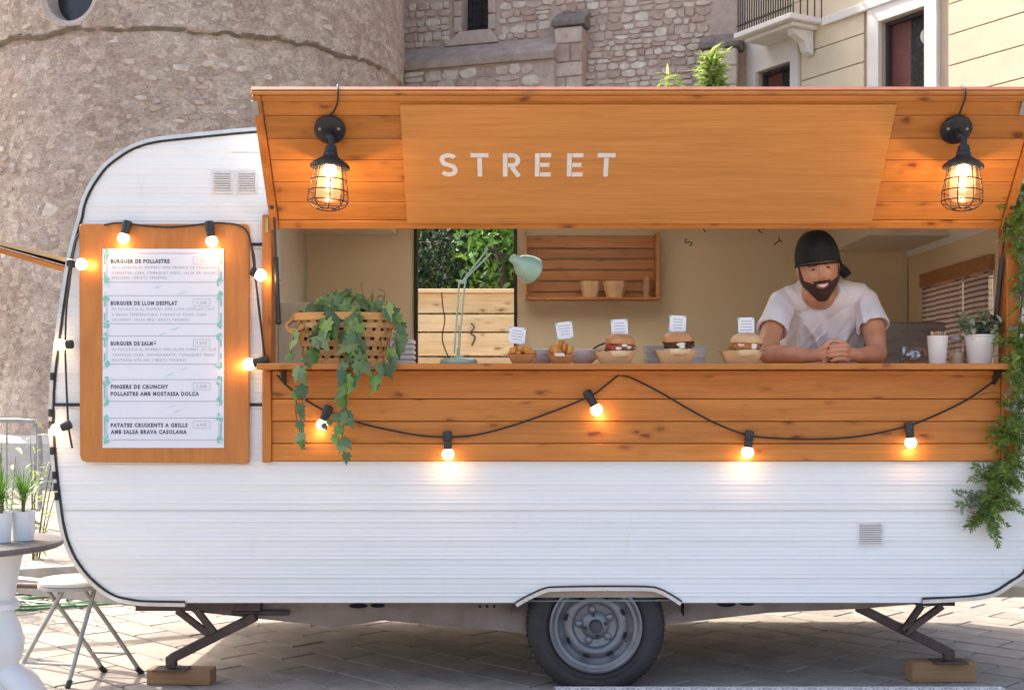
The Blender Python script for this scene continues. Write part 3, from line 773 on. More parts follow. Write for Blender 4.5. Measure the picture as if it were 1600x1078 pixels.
# wheel arch trim
ap_ = smooth2(ARCH, 4)
g = G(); N = len(ap_)
for i, (x, z) in enumerate(ap_):
    a = ap_[max(i-1,0)]; b = ap_[min(i+1,N-1)]; t = Vector((b[0]-a[0],0,b[1]-a[1])).normalized(); nn = Vector((t.z,0,-t.x))
    for o, y in ((0.001,-.014),(0.016,-.014),(0.016,.05),(0.001,.05)): g.v.append(Vector((x,y,z))+nn*o)
for i in range(N-1):
    for k in range(4): g.f.append((i*4+k, i*4+(k+1)%4, (i+1)*4+(k+1)%4, (i+1)*4+k))
g.obj('wheel_arch_trim', MT['rail'], caravan, True)
g = G(); g.tube([(x, -.009, z+.002) for x, z in ap_], .0045, 6); g.obj('wheel_arch_gasket', MT['gasket'], caravan, True)
# wheel well (dark box) 
g = G(); x0, x1 = X(800), X(1070); zt = Z(905)
g.add([(x0,.02,.3),(x1,.02,.3),(x1,.02,zt),(x0,.02,zt),(x0,.34,.3),(x1,.34,.3),(x1,.34,zt),(x0,.34,zt)], [(4,5,6,7),(3,2,6,7),(0,4,7,3),(1,5,6,2)])
g.obj('wheel_well', MT['dark'], caravan)
# vents
def vent(px0, px1, py0, py1, cols, nsl):
    e = part_empty('vent', P((px0+px1)/2, (py0+py1)/2, 0), caravan)
    g = G(); x0,x1,z0,z1 = X(px0),X(px1),Z(py1),Z(py0); b = .010
    g.box(x0,x1,-.007,.0,z0,z0+b); g.box(x0,x1,-.007,.0,z1-b,z1); g.box(x0,x0+b,-.007,.0,z0+b,z1-b); g.box(x1-b,x1,-.007,.0,z0+b,z1-b)
    g.obj('frame', MT['vent'], e, bevel=0.0015)
    g = G(); g.box(x0+b, x1-b, -.004, -.0035, z0+b, z1-b); g.obj('recess', MT['ventdark'], e)
    for k in range(nsl):
        zc = z0+b+(z1-z0-2*b)*(k+.5)/nsl; h = (z1-z0-2*b)/nsl
        g = G(); g.bar((x0+b,-.009,zc),(x1-b,-.009,zc), .009, h*.42, (0,.5,1)); g.obj('louvre', MT['vent'], e)
vent(331, 364, 266, 303, 1, 8); vent(369, 402, 266, 303, 1, 8); vent(1339, 1380, 814, 853, 1, 9)

# --- hatch opening frame, lower planked front, counter
YF = -0.035
g = G(); g.box(X(412), X(427), YF, 0.06, Z(579), Z(337)); g.obj('opening_post', MT['pine_v'], caravan, bevel=0.003)
g = G(); g.box(X(1568), X(1589), YF, 0.06, Z(579), Z(325)); g.obj('opening_post', MT['pine_v'], caravan, bevel=0.003)
g = G(); g.box(X(412), X(426), YF, 0.0-.004, Z(722), Z(580)); g.obj('front_stile', MT['pine_v'], caravan, bevel=0.003)
g = G(); g.box(X(1561), X(1589), YF, -.004, Z(722), Z(580)); g.obj('front_stile', MT['pine_v'], caravan, bevel=0.003)
rows = [579, 623, 658, 692.5, 720]
x0, x1 = X(426.5), X(1560.5)
for i, (a, b) in enumerate(zip(rows, rows[1:])):
    g = G(); yy = -.024 - (0.0012*(i % 2)); g.box(x0, x1, yy, -.004, Z(b)+.0013, Z(a)-.0013); g.obj('front_plank', MT['pine'], caravan, bevel=0.0025)
g = G(); g.box(X(424), X(1566), -.006, -.0035, Z(720.5), Z(579)); g.obj('front_backing', simple('dark_groove_wood', (0.12,0.045,0.015), (0.08,0.03,0.01)), caravan)
g = G(); g.box(X(412), X(1591,-.15), -.15, .30, Z(577,-.15), Z(567.5,-.15)); g.obj('counter', MT['pine'], caravan, bevel=0.003)
CT = Z(567.5, -.15)
g = G(); g.box(X(430), X(1560), -.05, -.026, Z(586), Z(579.5)); g.obj('counter_batten', MT['pine'], caravan, bevel=0.002)
for px in (446, 1545):
    g = G(); g.prism([(0.0,0.0),(-.09,0.0),(0.0,-.06)], 0, .012, Matrix.Translation((X(px), -.04, Z(577,-.15)-.001)) @ Matrix(((0,0,1,0),(1,0,0,0),(0,1,0,0),(0,0,0,1))))
    g.obj('shelf_bracket', MT['gasket'], caravan)

# --- hatch lid
H0 = Vector((0, -.025, Z(357, -.025))); TOPD = 4.885
topz = ZC + (HY-148.5)*TOPD/F; H1 = Vector((0, TOPD-CD, topz))
lv_ = (H1-H0).normalized(); LL = (H1-H0).length; ln = Vector((0, lv_.z, -lv_.y)) * -1   # inner face normal, towards the camera and down
if ln.z > 0: ln = -ln
LX0, LX1 = X(425.5), X(1571)
ML = Matrix((Vector((1,0,0)), lv_, ln)).transposed().to_4x4(); ML.translation = H0
def lid_v(py):      # local v of the lid plane seen at picture height py
    k = (HY-py)/F   # z = ZC + k*(y+CD)
    # H0.z + v*lv.z = ZC + k*(H0.y + v*lv.y + CD)
    return (ZC + k*(H0.y+CD) - H0.z)/(lv_.z - k*lv_.y)
def lid_pt(px, py, out=0.0):
    v = lid_v(py); p = H0 + lv_*v; return Vector((X(px, p.y), p.y, p.z)) + ln*out
lid = part_empty('hatch_lid', (X(1000), -.2, H0.z+.2), caravan)
g = G(); g.box(LX0, LX1, 0, LL, -.030, -.014, ML); g.obj('outer_skin', MT['skin'], lid)
lv_rows = [lid_v(p) for p in (344, 316, 285, 250.5, 217, 181, 158)]
s0, s1 = LX0+.036, LX1-.036
for i, (a, b) in enumerate(zip(lv_rows, lv_rows[1:])):
    g = G(); g.box(s0, s1, a+.0012, b-.0012, -.012, 0.0005*(i % 2), ML); g.obj('plank', MT['pine'], lid, bevel=0.0022)
g = G(); g.box(s0, s1, lv_rows[0], lv_rows[-1], -.0135, -.0125, ML); g.obj('backing', simple('groove_wood', (0.25,0.085,0.02), (0.18,0.06,0.014)), lid)
g = G(); g.box(LX0+.034, LX1-.034, 0.0, lv_rows[0]-.0015, -.012, .006, ML); g.obj('bottom_rail', MT['pine'], lid, bevel=0.003)
g = G(); g.box(LX0+.034, LX1-.034, lv_rows[-1]+.0015, LL-.001, -.012, .010, ML); g.obj('top_rail', MT['pine'], lid, bevel=0.003)
for a, b in ((LX0, LX0+.033), (LX1-.033, LX1)):
    g = G(); g.box(a, b, 0.0, LL-.001, -.012, .012, ML); g.obj('stile', MT['pine_v'], lid, bevel=0.003)
g = G(); g.box(LX0-.003, LX1+.003, LL, LL+.012, -.030, .004, ML); g.obj('edge_lipping', MT['pine'], lid, bevel=0.002)
g = G(); g.box(LX0-.004, LX1+.004, LL+.0125, LL+.017, -.032, -.010, ML); g.obj('edge_strip', simple('reddish_edge_strip', (0.42,0.14,0.06), (0.3,0.09,0.04), 12, 0.5), lid)
# STREET board
v0, v1 = lid_v(347), lid_v(162)
board = part_empty('sign_board', ML @ Vector((X(1000), (v0+v1)/2, .01)), caravan)
xa = X(636.5, (H0+lv_*v0).y); xb = X(1361, (H0+lv_*v0).y)
g = G(); g.box(xa, xb, v0, v1, .0015, .013, ML); g.obj('plywood_panel', MT['ply'], board, bevel=0.0015)
def strip(g, pts, w, t0, t1, M, closed=False):
    pts = [Vector((p[0], p[1])) for p in pts]; N = len(pts); b = len(g.v)
    for i, p in enumerate(pts):
        d = (pts[min(i+1,N-1)] - pts[max(i-1,0)]).normalized(); nn = Vector((-d.y, d.x))
        if 0 < i < N-1:
            d0 = (p-pts[i-1]).normalized(); k = max(0.4, abs(nn.dot(Vector((-d0.y, d0.x))))); ww = w/2/k
        else: ww = w/2
        for s, t in ((-1,t0),(1,t0),(1,t1),(-1,t1)):
            q = p + nn*ww*s; g.v.append(M @ Vector((q.x, q.y, t)))
    for i in range(N-1):
        for k in range(4): g.f.append((b+i*4+k, b+i*4+(k+1)%4, b+(i+1)*4+(k+1)%4, b+(i+1)*4+k))
    g.f.append((b,b+1,b+2,b+3)); e = b+(N-1)*4; g.f.append((e+3,e+2,e+1,e))
def arc(cx, cy, rx, ry, a0, a1, n=9): return [(cx+rx*math.cos(R(a0+(a1-a0)*i/n)), cy+ry*math.sin(R(a0+(a1-a0)*i/n))) for i in range(n+1)]
def letter(ch):   # unit letter: width .68, height 1; lists of strokes, stencil breaks left in
    w_ = .17
    if ch == 'S': return [arc(.34,.735,.25,.18,25,200,9)+arc(.34,.52,.2,.02,180,180,1)[:0]+[(.16,.56),(.34,.5),(.52,.43)]+arc(.34,.265,.25,.18,20,-155,9)]
    if ch == 'T': return [[(.0,.915),(.68,.915)],[(.34,.80),(.34,0)]]
    if ch == 'R': return [[(.1,0),(.1,1)],[(.21,.915),(.36,.915)]+arc(.38,.7,.2,.215,85,-85,8)+[(.21,.49)],[(.36,.4),(.62,.0)]]
    if ch == 'E': return [[(.1,0),(.1,1)],[(.21,.915),(.62,.915)],[(.21,.5),(.56,.5)],[(.21,.085),(.62,.085)]]
vl0, vl1 = lid_v(273), lid_v(237); hL = vl1-vl0
for ch, cx in zip('STREET', (700.5, 749, 798.5, 848.5, 898.5, 946)):
    y_ = (H0+lv_*((vl0+vl1)/2)).y; xc = X(cx, y_)
    MM = ML @ Matrix.Translation((xc-.34*hL*.95, vl0, 0)) @ Matrix.Scale(hL, 4)
    g = G()
    for st in letter(ch): strip(g, st, .175, .0133/hL, .0150/hL, MM)
    g.obj('letter', MT['whitepaint'], board)
# lid hinge plates / catches
for px, py in ((400, 166), (1598, 166)):
    p = lid_pt(px, py, .013); g = G(); g.box(-.012,.012,-.03,.03,0,.004, Matrix.Translation(p) @ ML.to_3x3().to_4x4()); g.obj('corner_plate', MT['galv'], lid)
for px in (427, 1574):
    g = G(); c = P(px, 324, -.06); g.box(c.x-.014, c.x+.014, -.085, -.036, c.z-.02, c.z+.016); g.obj('strut_bracket', MT['galv'], caravan, bevel=0.003)
    g = G(); g.lathe([(.012,-.02),(.013,.0),(.008,.02)], 12, Matrix.Translation(c+Vector((.002,-.03,-.004))) @ Matrix.Rotation(R(90),4,'X')); g.obj('strut_pivot', MT['socket'], caravan, True)
for a, b in (((428,328),(435,503)), ((1573,328),(1556,503))):
    A_ = P(*a, -.075); B_ = P(*b, -.015 if a[0] < 800 else .03); M1 = A_.lerp(B_, .42)
    st = part_empty('gas_strut', M1, caravan)
    g = G(); g.tube([A_, M1], .005, 8); g.obj('rod', MT['socket'], st, True)
    g = G(); g.tube([M1, B_], .0105, 10); g.ball(B_, .013, 10, 6); g.obj('cylinder', MT['socket'], st, True)
for px, py in ((417,352),(1580,338)):
    g = G(); c = P(px, py, YF-.002); g.box(c.x-.006,c.x+.006,YF-.004,YF-.0005,c.z-.03,c.z+.03); g.obj('brass_plate', simple('brass', (0.6,0.42,0.15), (0.5,0.34,0.12), 9, 0.35, 0.8), caravan)

# --- interior
IX0, IX1 = X(478, YB), 2.165; IZ1 = 2.21
g = G()
g.box(IX0-.02, DX0, YB, YB+.03, FLZ, IZ1); g.box(DX1, IX1+.02, YB, YB+.03, FLZ, IZ1); g.box(DX0, DX1, YB, YB+.03, DZ1, IZ1)
g.obj('rear_wall', MT['tan'], caravan)
g = G(); g.box(IX0-.03, IX0, .03, YB, FLZ, IZ1); g.obj('partition', MT['cream'], caravan)
g = G(); g.box(IX1, IX1+.015, .03, .5, FLZ, IZ1); g.box(IX1, IX1+.015, 1.43, YB, FLZ, IZ1); g.box(IX1, IX1+.015, .5, 1.43, FLZ, 1.28); g.box(IX1, IX1+.015, .5, 1.43, 1.80, IZ1); g.obj('end_wall', MT['tan'], caravan)
g = G(); g.box(IX0-.03, IX1+.02, .02, YB+.04, FLZ-.04, FLZ); g.obj('floor', MT['floor'], caravan)
g = G(); h0, h1 = X(640), X(1080)  # ceiling left open below the added skylight
g.box(IX0-.03, h0, .0, YB+.04, IZ1, IZ1+.015); g.box(h1, IX1-.05, .0, YB+.04, IZ1, IZ1+.015); g.box(h0, h1, .0, .5, IZ1, IZ1+.015); g.box(h0, h1, 1.3, YB+.04, IZ1, IZ1+.015); g.obj('ceiling', MT['cream'], caravan)
mm = M_('opal_acrylic'); mm.set((0.85,0.85,0.82), 0.4); tl = mm.n('BsdfTranslucent'); tl.inputs[0].default_value = (.9,.9,.86,1); mx_ = mm.n('MixShader'); mx_.inputs[0].default_value = .75
mm.l(mm.b.outputs[0], mx_.inputs[1]); mm.l(tl.outputs[0], mx_.inputs[2]); mm.l(mx_.outputs[0], mm.N['Material Output'].inputs[0])
g = G(); g.add([(h0-.03,.47,2.335),(h1+.03,.47,2.335),(h1+.03,1.33,2.335),(h0-.03,1.33,2.335)], [(0,1,2,3)]); g.obj('added_skylight', mm.m, caravan)  # unseen opal skylight, added to let more daylight into the interior
g = G(); z_ = IZ1+.001
for a, b, c, d in ((h0-.03,h1+.03,.47,.5),(h0-.03,h1+.03,1.3,1.33),(h0-.03,h0,.5,1.3),(h1,h1+.03,.5,1.3)): g.box(a,b,c,d,z_+.02,2.333)
g.obj('added_skylight_frame', MT['white'], caravan)  # surround of the added skylight
g = G(); g.box(IX1-.42, IX1-.001, 1.02, YB-.001, 1.995, IZ1-.001); g.obj('overhead_locker', MT['cream'], caravan, bevel=0.004)
g = G(); g.box(IX1-.33, IX1-.2, .98, 1.018, 2.03, 2.09); g.obj('locker_handle', MT['crate'], caravan, bevel=0.004)
g = G(); g.box(IX0+.001, IX0+.5, 1.25, YB-.001, ZC+(HY-368)*7.05/F, IZ1-.001); g.obj('overhead_locker', MT['cream'], caravan, bevel=0.004)
g = G(); t = .012
g.box(DX0-.018, DX0, YB-.012, YB+.07, FLZ, DZ1+.018); g.box(DX1, DX1+.018, YB-.012, YB+.07, FLZ, DZ1+.018); g.box(DX0, DX1, YB-.012, YB+.07, DZ1, DZ1+.018)
g.obj('door_frame', MT['lampblack'], caravan)
g = G()
for a in (IX0+.008, IX1-.012): g.box(a-.006, a+.006, YB-.010, YB-.001, FLZ, 1.99)
g.obj('corner_moulding', MT['cream'], caravan)
# worktop inside, behind the counter
g = G(); g.box(IX0, IX1, .301, .42, CT-.06, CT-.03); g.obj('inner_worktop', MT['steel'], caravan)
g = G(); g.box(IX0, IX1, .03, .06, FLZ, CT-.035); g.obj('inner_lining', MT['cream'], caravan)
# curved STREET letters on the rear wall
def text_mesh(txt, size, spacing=1.0, bold=0.0):
    cu = bpy.data.curves.new('t', 'FONT'); cu.body = txt; cu.size = size; cu.space_character = spacing; cu.resolution_u = 2; cu.offset = bold
    cu.align_x = 'LEFT'; o = bpy.data.objects.new('t', cu); me = bpy.data.meshes.new_from_object(o)
    bpy.data.objects.remove(o); bpy.data.curves.remove(cu); return me
def text_obj(name, txt, size, mat, parent, origin, M3, spacing=1.0, bold=0.0, extrude=0.0, width=None, center=False):
    me = text_mesh(txt, size, spacing, bold)
    if not me.vertices: return None
    xs_ = [v.co.x for v in me.vertices]; w_ = max(xs_)-min(xs_); k = (width/w_) if width else 1.0
    mx = (max(xs_)+min(xs_))/2 if center else min(xs_)
    for v in me.vertices: v.co = M3 @ Vector(((v.co.x-mx)*k, v.co.y*(k if width and center else 1.0), 0))
    for m in list(me.materials): me.materials.pop()
    return put(name, me, mat, parent, origin)
MXZ = Matrix(((1,0,0),(0,0,-1),(0,1,0)))   # text x -> X, text y -> Z, facing -Y
for i, ch in enumerate('STREET'):
    a = (-53, -32, -11, 11, 32, 53)[i]; cxp, cyp, rp = 1145, 431, 80
    px = cxp + rp*math.sin(R(a)); py = cyp - rp*math.cos(R(a)); p = P(px, py, YB-.003)
    text_obj('wall_letter', ch, .07, MT['tealdark'], caravan, p, MXZ @ Matrix.Rotation(R(-a), 3, 'Z'), center=True)
# papers on the partition
g = G(); g.box(IX0+.001, IX0+.004, .55, .95, 1.62, 2.05); g.obj('pinned_paper', MT['paper'], caravan)
g = G(); rr = random.Random(2)
for k in range(7):
    yy = .6+.04*k; g.tube([(IX0+.006, yy+.02*rr.random(), 1.98-.035*k), (IX0+.006, yy+.12, 1.97-.035*k+.02*rr.random())], .0018, 4)
g.obj('scribble', simple('red_pen', (0.35,0.1,0.08)), caravan)
g = G(); g.box(IX0+.001, IX0+.25, 0.9, YB-.001, FLZ, 1.66); g.obj('side_cupboard', MT['cream'], caravan, bevel=0.004)
# end window with wooden valance and striped curtains
wy0, wy1, wz0_, wz1_ = .50, 1.43, 1.28, 1.80
g = G(); g.box(IX1-.03, IX1-.001, wy0-.02, wy1+.03, 1.775, 1.845); g.obj('curtain_valance', MT['crate'], caravan, bevel=0.003)
g = G(); g.box(IX1-.004, IX1-.001, wy0, wy1, wz0_, wz1_); g.obj('end_window', MT['glass'], caravan)
def stripes():
    m = M_('striped_curtain'); sp = m.n('SeparateXYZ'); m.l(m.tc.outputs['Object'], sp.inputs[0])
    nz = m.noise(m.coords((1,2,1), False), 2.5, 1); ma = m.n('Math', operation='MULTIPLY_ADD'); m.l(nz, ma.inputs[0]); ma.inputs[1].default_value = .012; m.l(sp.outputs[2], ma.inputs[2])
    mu = m.n('Math', operation='MULTIPLY'); mu.inputs[1].default_value = 250; m.l(ma.outputs[0], mu.inputs[0])
    si = m.n('Math', operation='SINE'); m.l(mu.outputs[0], si.inputs[0])
    mr = m.n('MapRange'); mr.inputs[1].default_value = -1; mr.inputs[2].default_value = 1; m.l(si.outputs[0], mr.inputs[0])
    c = m.ramp(mr.outputs[0], [(0.35, (0.27,0.15,0.10)), (0.55, (0.62,0.52,0.42))]); m.set(c, 0.9)
    tl = m.n('BsdfTranslucent'); m.l(c, tl.inputs[0]); mx = m.n('MixShader'); mx.inputs[0].default_value = .4
    m.l(m.b.outputs[0], mx.inputs[1]); m.l(tl.outputs[0], mx.inputs[2]); m.l(mx.outputs[0], m.N['Material Output'].inputs[0]); return m.m
MT['stripe'] = stripes()
for a, b in ((wy0-.0, .80), (.83, wy1+.0)):
    g = G(); NY, NZ_ = 60, 4
    for j in range(NZ_+1):
        for i in range(NY+1):
            y = a+(b-a)*i/NY; x = IX1-.02-.008*math.sin(i*.9)-.004*math.sin(i*2.3+1)
            sag = .03*math.sin(math.pi*i/NY)
            g.v.append(Vector((x, y, 1.785-sag*(1) + (1.25-1.785)*j/NZ_)))
    for j in range(NZ_):
        for i in range(NY): q = j*(NY+1)+i; g.f.append((q,q+1,q+NY+2,q+NY+1))
    g.obj('curtain', MT['stripe'], caravan, True)

# --- chassis, jacks, drawbar, wheel
YCH = 0.12
def plate(pts, name, y=YCH, t=.03, mat=None, parent=caravan):
    g = G(); M = Matrix(((1,0,0,0),(0,0,-1,0),(0,1,0,0),(0,0,0,1)))
    g.prism([(X(a,y), Z(b,y)) for a, b in pts][::-1], -y-t, -y, M); return g.obj(name, mat or MT['chassis'], parent)
plate([(262,940),(830,940),(830,989),(700,978),(600,969),(525,979),(420,968),(300,955)], 'chassis_member')
plate([(1030,940),(1500,938),(1340,951),(1200,957),(1035,976)], 'chassis_member')
g = G(); g.box(X(200), X(1520), .25, 1.6, Z(938)-.01, Z(938)+.02); g.obj('floor_pan', MT['chassis'], caravan)
for a, b, c, d in ((545,575,942,950),(578,602,942,949),(1120,1150,938,948),(1155,1180,938,946)):
    g = G(); g.lathe([(.5,-.5),(.5,.5)], 16, Matrix.Translation(P((a+b)/2,(c+d)/2,YCH-.001)) @ Matrix.Diagonal((X(b)-X(a), .006, Z(c)-Z(d), 1)) @ Matrix.Rotation(R(90),4,'X')); g.obj('chassis_slot', MT['dark'], caravan)
for k in range(3):
    g = G(); c = P(750+11*k, 947, YCH-.002); g.ball(c, (.006,.004,.006), 8, 6); g.obj('chassis_hole', MT['dark'], caravan)
# axle & brake drum
g = G(); wc = P(931, 979, .03); g.tube([wc+Vector((0,.15,0)), wc+Vector((0,1.5,0))], .03, 12); g.obj('axle', MT['rust'], caravan, True)
g = G(); g.tube([(X(1065),.2,.31),(X(1100),.2,.31)], .022, 12); g.obj('damper', MT['galv'], caravan, True)
wheel = part_empty('wheel', wc + Vector((0,.08,0)), caravan)
MW = Matrix.Translation(wc) @ Matrix.Rotation(R(90), 4, 'X')   # local z -> -Y (towards the camera)
RT, RR = .286, .189
g = G()
g.lathe([(RR-.012,-.155),(RR+.01,-.165),(RT-.05,-.172),(RT-.015,-.16),(RT-.003,-.14),(RT,-.09),(RT-.003,-.03),(RT-.012,-.014),(RT-.016,-.012),(RT-.022,-.004),(RT-.05,.004),(RT-.053,.003),(RR+.028,.002),(RR+.022,.0045),(RR+.008,-.006),(RR-.004,-.014)], 64, MW, cap=False)
# flatten at the contact
for v in g.v:
    if v.z < .0015: v.z = .0015
g.obj('tyre', MT['tyre'], wheel, True)
g = G()
for k in range(72):
    a = 2*math.pi*k/72
    if math.sin(a) < -.985: continue
    MM = MW @ Matrix.Rotation(a,4,'Z') @ Matrix.Translation((RT-.0015,0,-.09)) @ Matrix.Rotation(R(20),4,'X'); g.box(-.003,.004,-.0075,.0075,-.06,.062, MM)
tag(g.obj('tread_block', MT['tyre'], wheel), kind='stuff')
g = G()
g.lathe([(RR+.003,.0),(RR+.002,.008),(RR-.006,.010),(RR-.012,.004),(RR-.018,-.004),(RR-.030,-.006),(RR-.034,-.018),(RR-.05,-.03),(.136,-.032),(.122,-.018),(.104,-.016),(.094,-.022),(.088,-.036),(.06,-.042),(.046,-.030),(.030,-.026),(.0001,-.026)], 96, MW, cap=False)
g.obj('rim', MT['rim'], wheel, True)
for k in range(8):
    a = R(22.5+5)+2*math.pi*k/8; MM = MW @ Matrix.Rotation(a,4,'Z') @ Matrix.Translation((.128,0,-.014)) @ Matrix.Rotation(R(-15),4,'Y')
    g = G(); g.box(-.0055,.0055,-.014,.014,-.003,.0045, MM); g.obj('rim_slot', MT['dark'], wheel, bevel=0.0015)
for k in range(5):
    a = R(30)+2*math.pi*k/5; MM = MW @ Matrix.Rotation(a,4,'Z') @ Matrix.Translation((.068,0,-.036))
    g = G(); g.ball(None, (.019,.016,.011), 16, 8, MM); g.obj('rim_dimple', MT['rim'], wheel, True)
for k in range(4):
    a = R(12)+2*math.pi*k/4; MM = MW @ Matrix.Rotation(a,4,'Z') @ Matrix.Translation((.046,0,-.026))
    g = G(); g.lathe([(.0075,-.004),(.0075,.006),(.005,.009),(.0001,.009)], 6, MM); g.obj('wheel_bolt', MT['hub'], wheel, True)
g = G(); g.lathe([(.027,-.028),(.027,.002),(.023,.010),(.0001,.012)], 24, MW); g.obj('hub_cap', MT['hub'], wheel, True)
g = G(); g.tube([wc+Vector((.128,-.002,-.06)), wc+Vector((.120,-.018,-.055))], .004, 8); g.obj('valve', MT['hub'], wheel, True)
# corner steady jacks
def jack(pts, yj, label):
    e = part_empty('corner_jack', P(pts['arm'][0][0], pts['arm'][0][1], yj), caravan)
    e['label'] = label
    a, b = [P(*q, yj) for q in pts['arm']]
    g = G(); g.bar(a, b, .04, .040, (0,0,1)); g.obj('arm', MT['rust'], e, bevel=0.004)
    for (p, q) in pts['struts']:
        g = G(); g.bar(P(*p, yj-.03), P(*q, yj-.03), .026, .027, (0,0,1)); g.obj('strut', MT['rust'], e, bevel=0.003)
    f0 = P(*pts['foot'], yj); g = G(); zt_ = f0.z
    g.bar(b+Vector((0,0,.01)), Vector((b.x+.0, yj, zt_+.012)), .04, .045, (0,1,0)); g.box(b.x-.07, b.x+.07, yj-.05, yj+.05, zt_, zt_+.008); g.obj('foot', MT['rust'], e, bevel=0.002)
    g = G(); g.tube([a+Vector((-.1,0,.015)), a+Vector((.14,0,.015))], .012, 8); g.obj('screw', MT['hub'], e, True)
    return b
YJ = .10
jl = jack(dict(arm=((400,962),(268,1028)), struts=(((277,953),(326,990)), ((305,950),(335,988))), foot=(268,1046)), YJ, 'rusty left corner jack')
jr = jack(dict(arm=((1340,948),(1482,1018)), struts=(((1440,945),(1411,986)), ((1472,946),(1414,988))), foot=(1477,1034)), YJ+.05, 'rusty right corner jack')
def woodblock(px0, px1, py0, py1, y, rot, label):
    c = P((px0+px1)/2, py0, y); w_ = X(px1,y)-X(px0,y); h = Z(py0,y)-0
    g = G(); g.box(-w_/2, w_/2, -.01, .085, 0, h); me_ = g.mesh('support_block', bevel=0.004)
    o = put('support_block', me_, MT['block'], None, (c.x, y, 0.001), (0,0,rot)); return tag(o, label, 'wood block', 'blocks under the caravan jacks')
woodblock(229, 330, 1046, 1066, YJ, R(-3), 'wooden block under the left jack of the caravan, its end face scuffed')
woodblock(1424, 1526, 1034, 1053, YJ+.05, R(3), 'wooden block under the right jack of the caravan, nearest the patterned mat')
g = G(); g.box(X(1440), X(1500,0), .06, .13, Z(950), Z(941)); g.obj('jack_mount', MT['gasket'], caravan)
g = G(); g.box(X(205), X(402), .06, .13, Z(958), Z(944)); g.obj('jack_mount', MT['rust'], caravan)
# drawbar to the left
g = G(); za, zb_ = Z(951,.3), Z(925,.3)
g.bar((X(290,.3), .25, (za+zb_)/2), (X(-40,.9), .92, (za+zb_)/2), .05, za*0+abs(zb_-za)); g.obj('drawbar', MT['galv'], caravan, bevel=0.004)
g = G(); g.bar((X(290,.3), 1.6, (za+zb_)/2), (X(-40,.9), .99, (za+zb_)/2), .05, abs(zb_-za)); g.obj('drawbar', MT['galv'], caravan, bevel=0.004)
g = G(); g.tube([(X(190,.3), .24, Z(915,.3)), (X(-40,.9), .80, Z(912,.8))], .013, 10); g.obj('brake_rod', MT['rust'], caravan, True)
for f in (.25, .55, .8):
    a = Vector((X(290,.3), .25, 0)).lerp(Vector((X(-40,.9), .92, 0)), f); g = G(); g.box(a.x-.012, a.x+.012, a.y-.034, a.y-.02, za+.01, zb_-.01); g.obj('drawbar_slot', MT['dark'], caravan)
# front-end wooden flap seen edge on
fl = part_empty('end_hatch', P(60, 400, .5), caravan)
A_ = Vector((X(106,.12), 0, Z(410,.12))); B_ = Vector((X(-60,.12), 0, Z(368,.12)))
MF = lambda p: p
for k, (dz, y0, y1, nm, mt) in enumerate(((.0, .10, 1.5, 'top_board', 'pale'), (-.045, .13, 1.47, 'plank_lining', 'pine'))):
    g = G(); a, b = A_+Vector((0,0,dz)), B_+Vector((0,0,dz*.6)); 
    d = (b-a).normalized(); nn = Vector((-d.z,0,d.x)); nn = nn if nn.z > 0 else -nn; t = .018 if k == 0 else .02
    vs = [a, b, b+nn*t, a+nn*t]; g.add([v+Vector((0,y0,0)) for v in vs] + [v+Vector((0,y1,0)) for v in vs], [(0,1,2,3),(7,6,5,4),(0,4,5,1),(1,5,6,2),(2,6,7,3),(3,7,4,0)])
    g.obj(nm, MT[mt], fl)
# ------------------------------------------------------------ menu board
menu = thing('menu_board', P(256, 724, -.03), 'orange wooden menu board with a white price list hung on the left of the caravan', 'menu board')
yb0, yb1 = -.034, -.014
def rrect(x0, x1, z0, z1, r, n=5):
    pts = []
    for cx, cz, a0 in ((x1-r,z1-r,0),(x0+r,z1-r,90),(x0+r,z0+r,180),(x1-r,z0+r,270)):
        pts += [(cx+r*math.cos(R(a0+90*k/n)), cz+r*math.sin(R(a0+90*k/n))) for k in range(n+1)]
    return pts
MP = Matrix(((1,0,0,0),(0,0,-1,0),(0,1,0,0),(0,0,0,1)))
g = G(); pts = [(X(124,-.03),Z(352,-.03)),(X(127,-.03),Z(350,-.03)),(X(385,-.03),Z(350,-.03)),(X(388,-.03),Z(353,-.03)),(X(390,-.03),Z(364,-.03)),(X(389,-.03),Z(724,-.03)),(X(136,-.03),Z(722,-.03)),(X(128,-.03),Z(719,-.03)),(X(125,-.03),Z(711,-.03))]
g.prism(pts[::-1], -yb1, -yb0, MP); g.obj('board', MT['mdf'], menu, bevel=0.003)
sx0, sx1, sz0, sz1 = X(160.5,-.035), X(350,-.035), Z(699.5,-.035), Z(389,-.035)
g = G(); g.box(sx0, sx1, yb0-.0035, yb0-.001, sz0, sz1); sheet = g.obj('sheet', MT['paper'], menu)
yt = yb0-.0042
def mt(txt, px, py, size_px, mat, wpx, bold=0.0, spacing=1.25):
    text_obj('printed_text', txt, size_px/380*1.35, mat, sheet, P(px, py, yt)*1.0, MXZ, spacing, bold, width=wpx/383.0)
def box_line(px0, px1, py0, py1, w=.8):
    g = G()
    for a, b, c, d in ((px0,px1,py0-w/2,py0+w/2),(px0,px1,py1-w/2,py1+w/2),(px0-w/2,px0+w/2,py0,py1),(px1-w/2,px1+w/2,py0,py1)):
        g.box(X(a,yt), X(b,yt), yt-.0002, yt+.0003, Z(d,yt), Z(c,yt))
    g.obj('printed_rule', MT['inkpale'], sheet)
